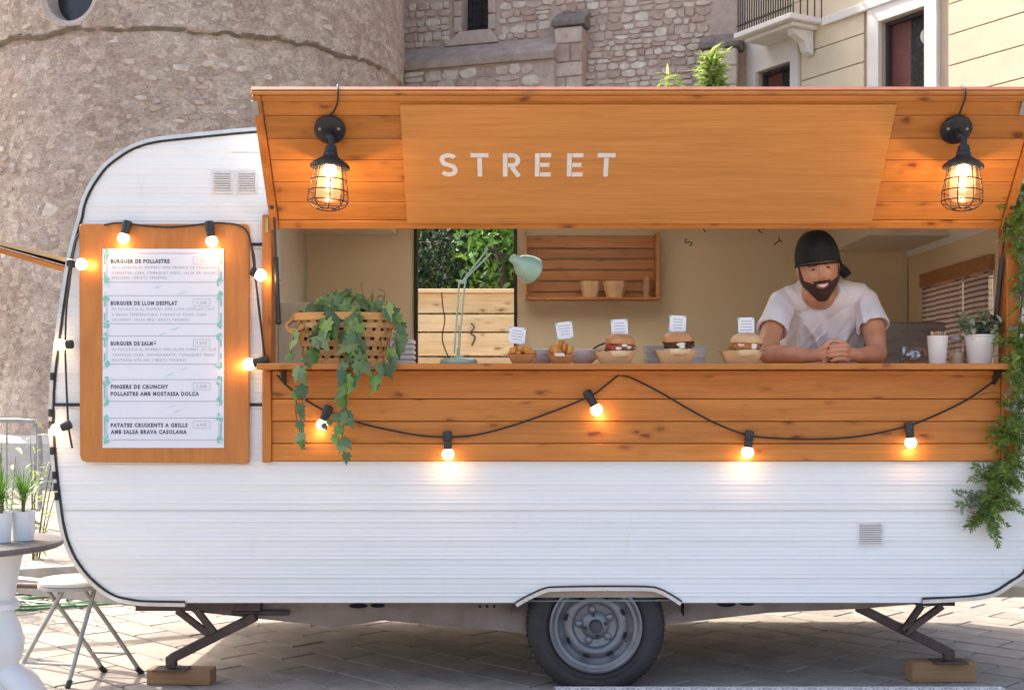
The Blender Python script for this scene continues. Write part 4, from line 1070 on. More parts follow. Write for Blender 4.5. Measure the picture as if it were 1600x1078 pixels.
secs = [
 (396, 441, [('BURGUER DE POLLASTRE', 411, 92, 1)], '7,50€', [("PA D'ESPELTA AL MOMENT AMB CRUNCH DE POLLASTRE", 420, 164), ('FORMATGE, CEBA, TOMAQUET FRESC, SALSA DE IOGURT', 428.5, 164), ('ENCIAMS I BROTS TENDRES', 436, 86)]),
 (462, 506, [('BURGUER DE LLOM DESFILAT', 476.5, 104, 1)], '7,50€', [('PA FOCACCIA AL MOMENT AMB LLOM DESFILAT CUIT', 485, 160), ('A BAIXA TEMPERATURA, FORMATGE EDAM, CEBA', 493.5, 147), ('CRUIXENT, SALSA BBQ I BROTS TENDRES', 501.5, 120)]),
 (525, 569, [('BURGUER DE SALMÓ', 539.5, 72, 1)], '7,50€', [('PA FOCACCIA AL MOMENT AMB SALMÓ FUMAT, OU DUR', 548, 163), ('TARONJA, CEBA, ENVINAGRATS, TOMAQUET FRESC', 556.5, 161), ('MOSTASSA AMB MEL I BROTS TENDRES', 564.5, 116)]),
 (593, 627, [('FINGERS DE CRUNCHY', 607, 90, 1), ('POLLASTRE AMB MOSTASSA DOLÇA', 618, 138, 1)], '5,50€', []),
 (653, 687, [('PATATES CRUIXENTS A GRILLS', 667, 120, 1), ('AMB SALSA BRAVA CASOLANA', 677.5, 119, 1)], '4,00€', [])]
for y0, y1, heads, price, body in secs:
    box_line(167, 342, y0, y1)
    for t, py, wd, b in heads: mt(t, 173, py, 6.0, MT['ink'], wd, 0.0012)
    for t, py, wd in body: mt(t, 175, py, 4.3, MT['inkpale'], wd, 0.0)
    box_line(302, 328, heads[0][1]-9, heads[0][1]+2, .5); mt(price, 307, heads[0][1]-1, 5, MT['inkpale'], 16)
    # teal corner flourishes
    rr = random.Random(int(y0)); g = G(); g2 = G()
    for cx, sx in ((165,1),(344,-1)):
        for cy, sy in ((y0,1),(y1,-1)):
            for k in range(9):
                a = P(cx+sx*rr.uniform(-2,4), cy-sy*rr.uniform(-6,5), yt); w_ = rr.uniform(1.5,4)/380; h_ = rr.uniform(2,5)/380
                th = rr.uniform(0,6.28); pts = [(a.x+w_*math.cos(th+q)*1.1, a.z+h_*math.sin(th+q)) for q in (0,1.4,3.1,4.4)]
                (g if k % 3 else g2).prism(pts, -yt-.0001*k, -yt+.0003+.00012*k, MP)
            a = P(cx-sx*1.5, cy+sy*0, yt); g.box(a.x-.004, a.x+.003, yt-.0002, yt+.0004, min(a.z, a.z-sy*.045), max(a.z, a.z-sy*.045))
    tag(g.obj('printed_flourish', MT['teal'], sheet), kind='stuff')
    for k in range(2 if y0 < 650 else 0):
        a = P(rr.uniform(240,290), y1+8+8*k, yt); th = .6
        g2.prism([(a.x-.02,a.z-.008),(a.x+.005,a.z-.003),(a.x+.022,a.z+.009),(a.x-.004,a.z+.003)], -yt, -yt+.0003, MP)
    if g2.v: tag(g2.obj('printed_leaf', MT['tealpale'], sheet), kind='stuff')

# ------------------------------------------------------------ festoon lights
def festoon(name, label, wires, bulbs, yoff=-.05, rad=.0042, power=1.1):
    allp = [p for w_ in wires for p in w_[0]]
    t = thing(name, P(*allp[len(allp)//2], yoff), label, 'string lights')
    for pts, yy in wires:
        g = G(); q = spline([P(a, b, yy) for a, b in pts], 6); rr = random.Random(len(pts))
        g.tube(q, rad, 8); g.obj('cable', MT['cable'], t, True)
    for (sx, sy), (bx, by), yy, rb in bulbs:
        S0 = P(sx, sy, yy); Bc = P(bx, by, yy); d = (Bc-S0).normalized(); L = (Bc-S0).length
        Mq = d.to_track_quat('Z', 'Y').to_matrix().to_4x4(); Mq.translation = S0
        se = part_empty('lamp', S0, t)
        g = G(); ls = L - rb*.7; r0 = .0185
        g.lathe([(r0*.55,-.012),(r0*.9,-.010),(r0,-.004),(r0,ls*.45),(r0*.86,ls*.5),(r0*.92,ls*.62),(r0*.9,ls-.002),(r0*.6,ls)], 18, Mq)
        g.obj('socket', MT['socket'], se, True)
        g = G(); g.lathe([(.010,ls-.004),(.013,ls),(rb*.72,L-rb*.66),(rb*.94,L-rb*.3),(rb,L+rb*.05),(rb*.9,L+rb*.45),(rb*.62,L+rb*.8),(rb*.3,L+rb*.96),(.0001,L+rb)], 24, Mq)
        g.obj('bulb', MT['bulb'], se, True)
        point(se, Bc + d*(rb+.012) + Vector((0,-.004,0)), power)
    return t
festoon('string_lights', 'black festoon cable with five lit bulbs draped across the wooden front below the counter',
    [([(428,580),(450,604),(480,626),(513,644),(560,660),(610,672),(655,680),(700,683),(745,679),(790,668),(850,648),(920,620),(945,603),(967,585)], -.045),
     ([(967,585),(990,592),(1030,612),(1080,641),(1120,662),(1169,680),(1220,685),(1270,686),(1320,684),(1370,677),(1423,664),(1470,645),(1510,625),(1540,605),(1565,586)], -.045)],
    [((513,638),(503,663),-.055,.024), ((699,678),(700,709),-.055,.026), ((918,614),(932,640),-.055,.026), ((1171,677),(1168,706),-.055,.026), ((1420,664),(1423,691),-.055,.025)], power=0.14)
g = None
festoon('string_lights', 'black festoon cable with seven round bulbs looped around the menu board',
    [([(163,352),(178,349),(198,349),(225,353),(262,355),(295,353),(328,349),(350,349),(372,352),(386,362),(392,382),(396,410),(401,450),(407,500),(412,545),(416,566)], -.045),
     ([(163,352),(140,358),(122,368),(117,385),(113,405),(109,440),(104,480),(102,540),(103,580),(105,630),(107,665),(110,685),(113,700)], -.03),
     ([(392,382),(397,400),(399,425),(403,470),(409,520),(414,560)], -.058)],
    [((199,349),(193,372),-.06,.025), ((327,350),(331,377),-.06,.025), ((110,411),(127,413),-.045,.025), ((110,538),(96,539),-.045,.025), ((107,664),(89,671),-.045,.026), ((396,425),(407,430),-.06,.026), ((416,563),(389,569),-.06,.026)], power=0.13)

# ------------------------------------------------------------ caged wall lamps on the hatch
def cage_lamp(px, py, mirror, label):
    plate_c = lid_pt(px, py, .011)
    t = thing('cage_lamp', plate_c, label, 'wall lamp', 'caged lamps on the raised hatch')
    Mp = Matrix.Translation(plate_c) @ ML.to_3x3().to_4x4()
    g = G(); g.lathe([(.058,0),(.060,.004),(.060,.014),(.054,.019),(.0001,.021)], 36, Mp); g.obj('wall_plate', MT['lampblack'], t, True)
    g = G()
    for s in (-1,1): g.lathe([(.006,.018),(.006,.0225),(.0001,.024)], 10, Mp @ Matrix.Translation((.036*s,.01,0)))
    g.obj('screw', MT['galv'], t)
    # arm goes out and bends straight down
    sx = .012*mirror
    n0 = plate_c + ln*.02; n1 = plate_c + ln*.055; elbow = n1 + Vector((sx,-.010,-.01)); top = n1 + Vector((sx,-.014,-.05))
    g = G(); g.tube(spline([n0, n1, elbow, top], 5), .012, 12); g.obj('arm', MT['lampblack'], t, True)
    Mt = Matrix.Translation(top) @ Matrix.Rotation(R(3)*mirror, 4, 'Y') @ Matrix.Rotation(R(-3), 4, 'X')
    g = G(); g.lathe([(.014,.012),(.021,.008),(.021,.0),(.024,-.004),(.024,-.012),(.022,-.015),(.027,-.018),(.028,-.030),(.031,-.034),(.050,-.047),(.068,-.060),(.076,-.068),(.076,-.076),(.072,-.078),(.060,-.066),(.020,-.050),(.0001,-.05)], 40, Mt, cap=False)
    g.obj('shade', MT['lampblack'], t, True)
    # cage
    g = G(); rt, rbm, z0, z1, nb = .055, .074, -.072, -.205, 8
    def cr(z): return interp([(-.24,.0),(-.236,.03),(-.232,.048),(-.222,.066),(-.205,.076),(-.165,.074),(-.07,.056)], z)
    for k in range(nb):
        a = 2*math.pi*(k+.3)/nb; pts = []
        for z in (-.072,-.10,-.135,-.165,-.19,-.205,-.218,-.228,-.234,-.237):
            r = cr(z); pts.append(Mt @ Vector((r*math.cos(a), r*math.sin(a), z)))
        g.tube(pts, .0021, 6)
    for z in (-.075,-.125,-.168,-.207,-.235):
        r = max(cr(z), .02); g.tube([Mt @ Vector((r*math.cos(2*math.pi*k/28), r*math.sin(2*math.pi*k/28), z)) for k in range(28)], .0023, 6, closed=True)
    g.obj('cage', MT['lampblack'], t, True)
    g = G(); g.lathe([(.043,-.062),(.046,-.10),(.047,-.17),(.045,-.19),(.036,-.202),(.0001,-.206)], 32, Mt, cap=False); g.obj('glass_jar', MT['lampglass'], t, True)
    g = G(); g.lathe([(.016,-.05),(.018,-.066),(.0,-.068)], 16, Mt); g.obj('socket', MT['ceramic'], t, True)
    g = G(); g.lathe([(.014,-.062),(.024,-.074),(.027,-.088),(.022,-.102),(.012,-.110),(.0001,-.112)], 20, Mt); g.obj('bulb', MT['filament'], t, True)
    point(t, Mt @ Vector((0,0,-.125)), 1.1, rad=.012)
    # supply cable over the lid edge
    g = G(); a = plate_c + ln*.006 + lv_*.055
    e1 = lid_pt(px+13, 150, .012)
    g.tube(spline([a, lid_pt(px+7, 170, .016), lid_pt(px+13, 152, .022), ML @ Vector((e1.x, LL+.022, .006)), ML @ Vector((e1.x-.004, LL+.024, -.035))], 5), .0038, 8)
    g.obj('cable', MT['cable'], t, True)
cage_lamp(516, 199, 1, 'black caged wall lamp to the left of the STREET sign board')
cage_lamp(1492, 199, 1, 'black caged wall lamp to the right of the STREET sign board, above the man')

# ------------------------------------------------------------ things on the counter
def local_part(g, name, mat, parent, smooth=False, bevel=0):
    me = g.mesh(name, smooth, bevel); return put(name, me, mat, parent, (0,0,0), world=False)
def tray(px, w_top, y, label, mat, w_bot=None, h=.052, dep=.075):
    t = thing('food_tray', (X(px,y), y, CT+.0008), label, 'food tray', 'kraft food trays on the counter')
    wb = w_bot or w_top*.66; g = G(); n = 4; th = .0025
    def ring(w, d, z): return [(-w/2,-d/2*.8,z),(-w/2*.86,-d/2,z),(w/2*.86,-d/2,z),(w/2,-d/2*.8,z),(w/2,d/2*.8,z),(w/2*.86,d/2,z),(-w/2*.86,d/2,z),(-w/2,d/2*.8,z)]
    rs = [ring(wb,dep*.75,0), ring(w_top,dep*1.2,h), ring(w_top-2*th,dep*1.2-2*th,h), ring(wb-2*th,dep*.75-2*th,.003)]
    vs = [v for r in rs for v in r]; fs = [tuple(range(7,-1,-1))] + [(k*8+i, k*8+(i+1)%8, (k+1)*8+(i+1)%8, (k+1)*8+i) for k in range(3) for i in range(8)] + [tuple(24+i for i in range(8))]
    g.add(vs, fs); local_part(g, 'tray_body', mat, t)
    g = G(); g.add([(-w_top/2-.001,-dep*.5,h),(-w_top/2-.022,-dep*.25,h+.004),(-w_top/2-.022,dep*.25,h+.004),(-w_top/2-.001,dep*.5,h)], [(0,1,2,3)]); g.add([(w_top/2+.001,-dep*.5,h),(w_top/2+.006,0,h+.008),(w_top/2+.001,dep*.5,h)], [(0,1,2)])
    local_part(g, 'flap', mat, t)
    return t
MT['bun'] = simple('toasted_bun', (0.68,0.36,0.15), (0.42,0.17,0.05), 9, 0.5, 0, 0.15, 0.004)
MT['bunpale'] = simple('flour_dusted_bun', (0.74,0.5,0.28), (0.56,0.3,0.13), 9, 0.6, 0, 0.15, 0.004)
MT['crumb'] = simple('bun_crumb', (0.76,0.6,0.38), (0.68,0.5,0.28), 20, 0.8)
MT['patty'] = simple('browned_meat', (0.12,0.035,0.022), (0.05,0.015,0.01), 25, 0.5, 0, 0.9, 0.01)
MT['tomato'] = simple('red_sauce_meat', (0.45,0.07,0.03), (0.25,0.03,0.015), 22, 0.35, 0, 0.6, 0.01)
MT['salmon'] = simple('orange_filling', (0.62,0.2,0.06), (0.45,0.12,0.03), 22, 0.4, 0, 0.6, 0.01)
MT['lettuce'] = leafmat('lettuce', (0.16,0.28,0.05), (0.28,0.4,0.1), (0.4,0.48,0.18), 0.3)
MT['sauce'] = simple('white_sauce', (0.78,0.74,0.62), (0.72,0.66,0.52), 12, 0.3)
MT['fried'] = simple('fried_crust', (0.78,0.34,0.07), (0.52,0.18,0.03), 16, 0.55, 0, 0.9, 0.008)
def burger(px, y, w_, label, bun, fill, tilt=0, z0=.022, seed=1):
    rr = random.Random(seed)
    t = thing('burger', (X(px,y), y, CT+z0), label, 'burger', 'burgers in the kraft trays'); r = w_/2
    def blob(prof, amp, fr=5, ns=30):
        g = G(); g.lathe(prof, ns)
        for v in g.v:
            q = noise.noise(Vector((v.x*fr*8, v.y*fr*8, v.z*fr*8+seed*3))); v.x *= 1+amp*q; v.y *= 1+amp*q; v.z += amp*.012*q
        return g
    g = blob([(.0001,0),(r*.8,0),(r*.95,.008),(r,.018),(r*.97,.026),(.0001,.027)], .05); local_part(g, 'bottom_bun', MT['crumb'], t, True)
    g = blob([(.0001,.028),(r*.92,.028),(r*1.0,.034),(r*.98,.046),(r*.9,.05),(.0001,.05)], .12, 12, 44); local_part(g, 'patty', fill, t, True)
    for k in range(7):
        a = rr.uniform(3.4, 6.0); g = G(); n = 7
        c = Vector((r*.93*math.cos(a), r*.9*math.sin(a), .030+rr.uniform(-.002,.018)))
        for i in range(n):
            b = a-.28+.56*i/(n-1); rad = r*(.75), r*(1.06+.05*math.sin(i*2.3))
            g.v.append(Vector((rad[0]*math.cos(b), rad[0]*math.sin(b), c.z+.004))); g.v.append(Vector((rad[1]*math.cos(b), rad[1]*math.sin(b), c.z-.003+.004*math.sin(i*1.9+k))))
        for i in range(n-1): g.f.append((2*i,2*i+1,2*i+3,2*i+2))
        local_part(g, 'lettuce_leaf', MT['lettuce'], t, True)
    for k in range(3):
        a = rr.uniform(3.9,5.4); g = G(); g.ball((r*.93*math.cos(a), r*.96*math.sin(a), .034+rr.uniform(-.004,.012)), (.014,.007,.007), 12, 8); local_part(g, 'sauce_drip', MT['sauce'], t, True)
    for k in range(18):
        a = rr.uniform(3.2,6.2); g = G(); g.ball((r*.97*math.cos(a), r*.95*math.sin(a), .040+rr.uniform(-.009,.012)), (rr.uniform(.006,.015),.007,rr.uniform(.003,.006)), 10, 6, Matrix.Rotation(rr.uniform(-.6,.6),4,'Y'))
        local_part(g, 'meat_piece', fill, t, True)
    g = blob([(r*.9,.050),(r*1.03,.054),(r*1.05,.062),(r*1.0,.073),(r*.85,.085),(r*.55,.094),(r*.25,.095),(.0001,.096)], .10, 2, 40)
    Mx = Matrix.Rotation(R(tilt), 4, 'Y')
    for v in g.v: v.xyz = Mx @ v
    local_part(g, 'top_bun', bun, t, True)
    g = G()
    for k in range(26):
        a = rr.uniform(0,6.28); q = rr.uniform(0,.8); g.ball((r*q*math.cos(a), r*q*math.sin(a), .0985-.030*q*q), (.0022,.0015,.001), 6, 4)
    for v in g.v: v.xyz = Mx @ v
    tag(local_part(g, 'sesame_seed', MT['crumb'], t, True), kind='stuff')
    return t
def card(px, py, y, rot, base_z, label, seed=0):
    c = P(px, py, y); sz = .0335
    t = thing('price_card', c, label, 'label card', 'small white cards on sticks above the food'); 
    Mr = Matrix.Rotation(R(rot), 4, 'Y'); t.rotation_euler = (0, R(rot), R((seed % 3-1)*6))
    g = G(); g.box(-sz, sz, -.0005, .0005, -sz, sz); local_part(g, 'card', MT['paper'], t)
    g = G(); g.bar((0,.002,sz*.8),(0,.002,base_z-c.z), .0025,.0025,(0,1,0)); local_part(g, 'stick', MT['terracotta'], t)
    g = G()
    for s in (-1,1):
        for u in (-1,1): g.box(s*sz*.93-.006, s*sz*.93+.002*(-s)+.002, -.0009, -.0006, u*sz*.9-.004, u*sz*.9+.003)
    local_part(g, 'printed_corner', MT['teal'], t)
    g = G(); rr = random.Random(seed)
    for k in range(4): w_ = rr.uniform(.5,.75)*sz; g.box(-w_, w_, -.0009, -.0006, .018-.0115*k-.0012, .018-.0115*k+.0012)
    local_part(g, 'printed_line', MT['inkpale'], t)
    return t
YT = -.06
tray(815, .115, YT, 'small kraft tray of potato wedges, nearest the mint desk lamp', MT['kraftdark'], .075, .036)
tray(877, .115, YT, 'small kraft tray of fried chicken fingers with a white sauce', MT['kraftdark'], .07, .036)
tray(961, .168, YT, 'wide kraft tray under the flat red burger', MT['kraft'], .118, .046)
tray(1056, .172, YT, 'wide kraft tray under the tall dark burger in the middle of the row', MT['kraft'], .12, .052)
tray(1158, .170, YT, 'wide kraft tray under the pale-bunned burger beside the man', MT['kraft'], .12, .050)
burger(968, YT, .115, 'flat burger with red meat filling, third dish from the desk lamp', MT['bun'], MT['tomato'], 2, .026, 2)
burger(1060, YT, .118, 'tall burger with dark browned meat and toasted bun', MT['bun'], MT['patty'], -3, .034, 3)
burger(1165, YT, .122, 'burger with pale bun, orange filling and lettuce, next to the man', MT['bunpale'], MT['salmon'], 2, .030, 4)
def fingers(px, seed, label, kind):
    rr = random.Random(seed); t = thing('fried_food', (X(px,YT), YT, CT+.02), label, 'fried food')
    for k in range(24 if kind == 'wedge' else 15):
        x = rr.uniform(-.05,.05); y = rr.uniform(-.035,.03); z = .018+rr.uniform(0,.03)*(1-abs(x)/.06)
        g = G()
        if kind == 'wedge': g.ball((x,y,z), (rr.uniform(.012,.019),.012,rr.uniform(.009,.014)), 10, 7, Euler((rr.random()*3,rr.random()*3,0)).to_matrix().to_4x4())
        else: g.ball((x*.9,y,z+.008), (.011,.012,rr.uniform(.022,.03)), 12, 8, Euler((0,R(x*500)+rr.uniform(-.3,.3),0)).to_matrix().to_4x4())
        for v in g.v: q = noise.noise(Vector(v)*110+Vector((seed,0,0))); v += Vector((q,q*.5,q))*.0032
        local_part(g, 'potato_wedge' if kind == 'wedge' else 'chicken_finger', MT['fried'], t, True)
    if kind != 'wedge':
        g = G(); g.box(-.028,.012,-.052,-.04,.008,.022); local_part(g, 'sauce_cup', MT['sauce'], t, False, .003)
    return t
fingers(815, 5, 'golden potato wedges heaped in the tray nearest the desk lamp', 'wedge')
fingers(877, 8, 'orange fried chicken fingers standing in a small tray', 'finger')
card(808, 524, YT, 6, CT+.05, 'white card above the potato wedges, leaning left', 1)
card(882, 516, YT, -8, CT+.05, 'white card tilted over the fried chicken fingers', 2)
card(968, 512, YT, -3, CT+.10, 'white card above the flat red burger', 3)
card(1059, 506, YT, 3, CT+.10, 'white card above the tall dark burger, highest of the cards', 4)
card(1166, 509, YT, -1, CT+.10, 'upright white card over the pale-bunned burger beside the man', 5)
# bowls, pans and spoon behind the trays
def bowl(px, y, r, h, label, mat, zb=None):
    zb = CT+.0008 if zb is None else zb
    g = G(); g.lathe([(.0001,0),(r*.45,0),(r*.5,.004),(r*.85,h*.5),(r,h),(r*.97,h+.001),(r*.82,h*.5),(r*.45,.008),(.0001,.008)], 36, Matrix.Translation((X(px,y), y, zb)))
    o = g.obj('bowl', mat, None, True); return tag(o, label, 'bowl')
bowl(846, .085, .075, .062, 'white bowl behind the gap between the two small trays', MT['ceramic'])
bowl(911, .09, .075, .060, 'white bowl with a spoon behind the chicken fingers tray', MT['ceramic'])
g = G(); g.tube(spline([P(914,560,.10), P(930,543,.09), P(946,536,.08)], 4), .004, 8); tag(g.obj('spoon', MT['rust'], None, True), 'brown spoon handle sticking out of a white bowl', 'spoon')
def pan(px0, px1, y, py, label):
    t = thing('steel_pan', (X((px0+px1)/2,y), y, CT-.028), label, 'pan'); w_ = X(px1,y)-X(px0,y); h = Z(py,y)-CT+.028
    g = G(); g.box(-w_/2, w_/2, -.05, -.047, 0, h); g.box(-w_/2,w_/2,.047,.05,0,h); g.box(-w_/2,-w_/2+.003,-.047,.047,0,h); g.box(w_/2-.003,w_/2,-.047,.047,0,h); g.box(-w_/2+.003,w_/2-.003,-.047,.047,0,.003)
    local_part(g, 'pan_body', MT['steel'], t)
    g = G(); g.box(-w_/2-.008,w_/2+.008,-.058,-.0505,h-.005,h); g.box(-w_/2-.008,w_/2+.008,.0505,.058,h-.005,h); local_part(g, 'rim', MT['steel'], t)
pan(1008, 1099, .36, 541, 'deep stainless steel pan behind the tall dark burger')
# napkin stack behind the basket
g = G(); 
for k in range(5):
    g.box(X(612,.2)-.002*k, X(648,.2), .16, .26, CT+.001+.022*k, CT+.019+.022*k)
tag(g.obj('napkin_stack', MT['ceramic'], None, bevel=0.004), 'stack of white napkins right of the ivy basket', 'napkins')

# desk lamp
dl = thing('desk_lamp', P(717, 567, .0), 'mint green articulated desk lamp standing on the counter', 'desk lamp'); YD = .02
bx, bz = X(717,YD), CT+.0008
g = G(); g.lathe([(.075,0),(.077,.004),(.076,.014),(.068,.022),(.02,.025),(.018,.034),(.0001,.034)], 40, Matrix.Translation((bx,YD,bz))); g.obj('base', MT['mint'], dl, True)
K0 = P(716, 548, YD); 
Ba, Bb = P(713, 552, YD), P(722, 441, YD); C1 = P(765, 392, YD); C2 = P(775,384,YD)
g = G()
for o in (-.012, .012):
    for yy in (-.008, .008): g.tube([Ba+Vector((o*.7,yy,0)), Bb+Vector((o,yy,0))], .0033, 8)
g.obj('lower_arm', MT['mint'], dl, True)
g = G(); g.tube([K0+Vector((0,0,-.03)), K0+Vector((0,0,.01))], .007, 10); g.tube([Bb+Vector((-.016,0,-.002)), Bb+Vector((.018,0,.004))], .009, 10); g.obj('joint', MT['mint'], dl, True)
g = G(); q = [P(716+2*math.sin(k*1.9), 545-k*.9, YD-.012) for k in range(44)]
for k, v in enumerate(q): v.x = X(717.5,YD)+.006*math.cos(k*1.6); v.y = YD-.004+.006*math.sin(k*1.6); v.z = Z(545,YD)+.0022*k
g.tube(q, .0014, 5); g.obj('spring', MT['galv'], dl, True)
g = G(); dn = Vector((-.55,0,.8))
for o in (-.010,.010):
    for yy in (-.007,.007): g.tube([Bb+Vector((o*.7,yy,o*.6)), C1+Vector((o*.7,yy,-o*.8))], .0031, 8)
g.obj('upper_arm', MT['mint'], dl, True)
g = G(); g.ball(C1+Vector((.002,0,.002)), .013, 14, 10); g.tube([C1, P(783,397,YD), P(797,402,YD)], .007, 10); g.obj('head_joint', MT['socket'], dl, True)
hd = P(820, 416, YD); ax = Vector((.62,-.68,-.16)).normalized(); Mq = ax.to_track_quat('Z','Y').to_matrix().to_4x4(); Mq.translation = hd - ax*.045
g = G(); g.lathe([(.016,-.045),(.02,-.04),(.024,-.01),(.04,.012),(.055,.04),(.063,.07),(.066,.092),(.064,.093),(.06,.07),(.05,.04),(.02,.01),(.0001,.01)], 36, Matrix.Translation(hd) @ Matrix.Rotation(0,4,'Z') @ (Vector((.62,.62,-.34)).normalized().to_track_quat('Z','Y').to_matrix().to_4x4()) @ Matrix.Translation((0,0,-.04)) @ Matrix.Scale(.9,4))
g.obj('shade', MT['mint'], dl, True)
g = G(); g.tube(spline([P(690,457,1.9-1.85), P(692,480,.05), P(695,500,.05), P(691,530,.05), P(700,556,.04), P(706,562,.03)],5), .0025, 6); g.obj('flex', MT['cable'], dl, True)

# wall crate with bowls
yc = YB-.012
wc_ = thing('slatted_crate', P(924, 469, yc), 'brown slatted wooden crate fixed to the rear wall as a shelf', 'crate')
def XB(px): return X(px, yc-.05)
def ZB(py): return Z(py, yc-.05)
for a, b in ((367,386),(388.5,402.5),(405.5,420),(422.5,437.5),(440,454.5),(457,466)):
    g = G(); g.box(XB(822), XB(1026), yc-.02, yc-.004, ZB(b), ZB(a)); g.obj('slat', MT['crate'], wc_, bevel=0.002)
for a, b in ((820,823.5),(1023,1028)):
    g = G(); g.box(XB(a), XB(b), yc-.13, yc-.0205, ZB(469), ZB(365)); g.obj('end_board', MT['crate'], wc_, bevel=0.002)
g = G(); g.box(XB(823.6), XB(1022.8), yc-.13, yc-.0205, ZB(469.5), ZB(466)); g.obj('bottom_board', MT['crate'], wc_, bevel=0.002)
for i, (a, b) in enumerate(((905,938),(941,979))):
    g = G(); cx = (XB(a)+XB(b))/2; r = (XB(b)-XB(a))/2; z0 = ZB(465.8)
    g.lathe([(.0001,0),(r*.7,0),(r*.72,.003),(r,.088),(r*.97,.088),(r*.68,.006),(.0001,.006)], 8, Matrix.Translation((cx, yc-.09, z0)) @ Matrix.Scale(.62,4,(0,1,0)))
    tag(g.obj('paper_bowl', MT['kraft'], None), ('narrower' if i == 0 else 'wider') + ' kraft paper bowl standing in the wall crate' + (', left of the pair' if i == 0 else ', beside the candle'), 'paper bowl', 'paper bowls in the wall crate')
g = G(); g.lathe([(.0001,0),(.022,0),(.022,.11),(.018,.114),(.0001,.112)], 20, Matrix.Translation((XB(1010), yc-.08, ZB(465.8)))); tag(g.obj('candle', simple('brown_candle', (0.45,0.24,0.14), (0.36,0.17,0.09), 8, 0.5), None, True), 'short brown pillar candle in the right end of the wall crate', 'candle')

# right end of the counter: stove back panel, cup of sticks, glass jar, plant pot
g = G(); g.box(X(1374,1.1), IX1-.01, 1.1, 1.6, FLZ, Z(503,1.1)); tag(g.obj('steel_cabinet', MT['steel'], None, bevel=0.006), 'dark stainless cabinet behind the man at the right end', 'cabinet')
YP = .02
cup = thing('stick_cup', (X(1465,YP), YP, CT+.0008), 'white cup filled with wooden stirring sticks', 'cup')
g = G(); g.lathe([(.0001,0),(.032,0),(.034,.004),(.042,.112),(.044,.116),(.040,.114),(.032,.01),(.0001,.01)], 32); local_part(g, 'cup_body', MT['ceramic'], cup, True)
rr = random.Random(3)
for k in range(22):
    a = rr.uniform(0,6.28); r = rr.uniform(.005,.034); g = G(); g.bar((r*.6*math.cos(a), r*.6*math.sin(a), .012), (r*math.cos(a), r*math.sin(a), .128+rr.uniform(0,.008)), .005,.0018, (math.sin(a),math.cos(a),0)); local_part(g, 'stick', MT['terracotta'], cup)
jar = thing('glass_jar', (X(1496,.10), .10, CT+.0008), 'clear glass jar between the stick cup and the white flower pot', 'jar')
g = G(); g.lathe([(.0001,0),(.034,0),(.038,.006),(.038,.075),(.030,.088),(.031,.10)], 28, cap=False); local_part(g, 'jar_body', MT['glass'], jar, True)
g = G(); g.lathe([(.033,.102),(.033,.116),(.0001,.118)], 24); local_part(g, 'lid', MT['galv'], jar, True)
g = G(); g.lathe([(.0001,.002),(.032,.002),(.034,.05),(.0001,.052)], 20); local_part(g, 'contents', MT['cream'], jar, True)
g = G(); g.ball(P(1430,555,.25), (.05,.03,.035), 20, 12); g.ball(P(1412,552,.25),(.02,.02,.04),12,8)
for v in g.v:
    v.xyz = v + Vector((1,.5,1))*.012*noise.noise(v*30)
    v.z = max(v.z, CT+.001)
tag(g.obj('plastic_bag', glass('crumpled_plastic', (0.8,0.8,0.8), 1.2), None), 'crumpled clear plastic bag left of the stick cup', 'plastic bag')
def leafcard(L, W, bend=.2, fold=.25, n=5, tip=1.0):
    vs = []; fs = []
    for i in range(n+1):
        t = i/n; w_ = W*math.sin(math.pi*min(1,(t*.92+.06)))**.8*.5 if i < n else 0.0005
        z = -bend*L*t*t
        vs += [(-w_, L*t, z+fold*w_), (0, L*t, z), (w_, L*t, z+fold*w_)]
    for i in range(n):
        for k in range(2): a = i*3+k; fs.append((a, a+1, a+4, a+3))
    return vs, fs
def make_mesh(name, vs, fs, mat):
    me = bpy.data.meshes.new(name); me.from_pydata([tuple(v) for v in vs], [], fs); me.polygons.foreach_set('use_smooth', [True]*len(fs)); me.materials.append(mat); return me
def scatter(name, me, mats_M, parent):
    W0 = wl(parent)
    for M in mats_M:
        o = bpy.data.objects.new(name, me); COL.objects.link(o); M2 = M.copy(); M2.translation = M.translation - W0; o.matrix_local = M2; o.parent = parent
pot = thing('potted_plant', (X(1531,YP), YP, CT+.0008), 'grey green bushy plant in a white pot at the right end of the counter', 'potted plant')
g = G(); g.lathe([(.0001,0),(.044,0),(.046,.004),(.056,.075),(.0575,.077),(.062,.112),(.066,.114),(.066,.12),(.061,.12),(.058,.10),(.0001,.10)], 40); local_part(g, 'pot', MT['ceramic'], pot, True)
vs, fs = leafcard(.046, .019, .25); olm = make_mesh('leaf', vs, fs, MT['olive'])
rr = random.Random(9); Ms = []; stems = G(); base = Vector((X(1531,YP), YP, CT+.10))
for k in range(29):
    a = rr.uniform(0,6.28); el = rr.uniform(.15,1.5); L = rr.uniform(.08,.15)*(1.0 if el > .6 else 1.12)
    tip = base + Vector((math.cos(a)*math.cos(el), math.sin(a)*math.cos(el)*.8, math.sin(el)*.9))*L + Vector((0,0,.01)); mid = base.lerp(tip,.5)+Vector((0,0,.018))
    path = spline([base, mid, tip], 5); stems.tube(path, .0016, 5)
    for j in range(10):
        p = path[min(len(path)-1, 2+int(j*.85))]; d = (tip-base).normalized()
        rot = Euler((rr.uniform(-.5,1.2), 0, rr.uniform(0,6.28))).to_matrix().to_4x4(); Ms.append(Matrix.Translation(p) @ rot @ Matrix.Scale(rr.uniform(.6,1.15), 4))
stems.obj('stem', MT['vine'], pot); scatter('leaf', olm, Ms, pot)

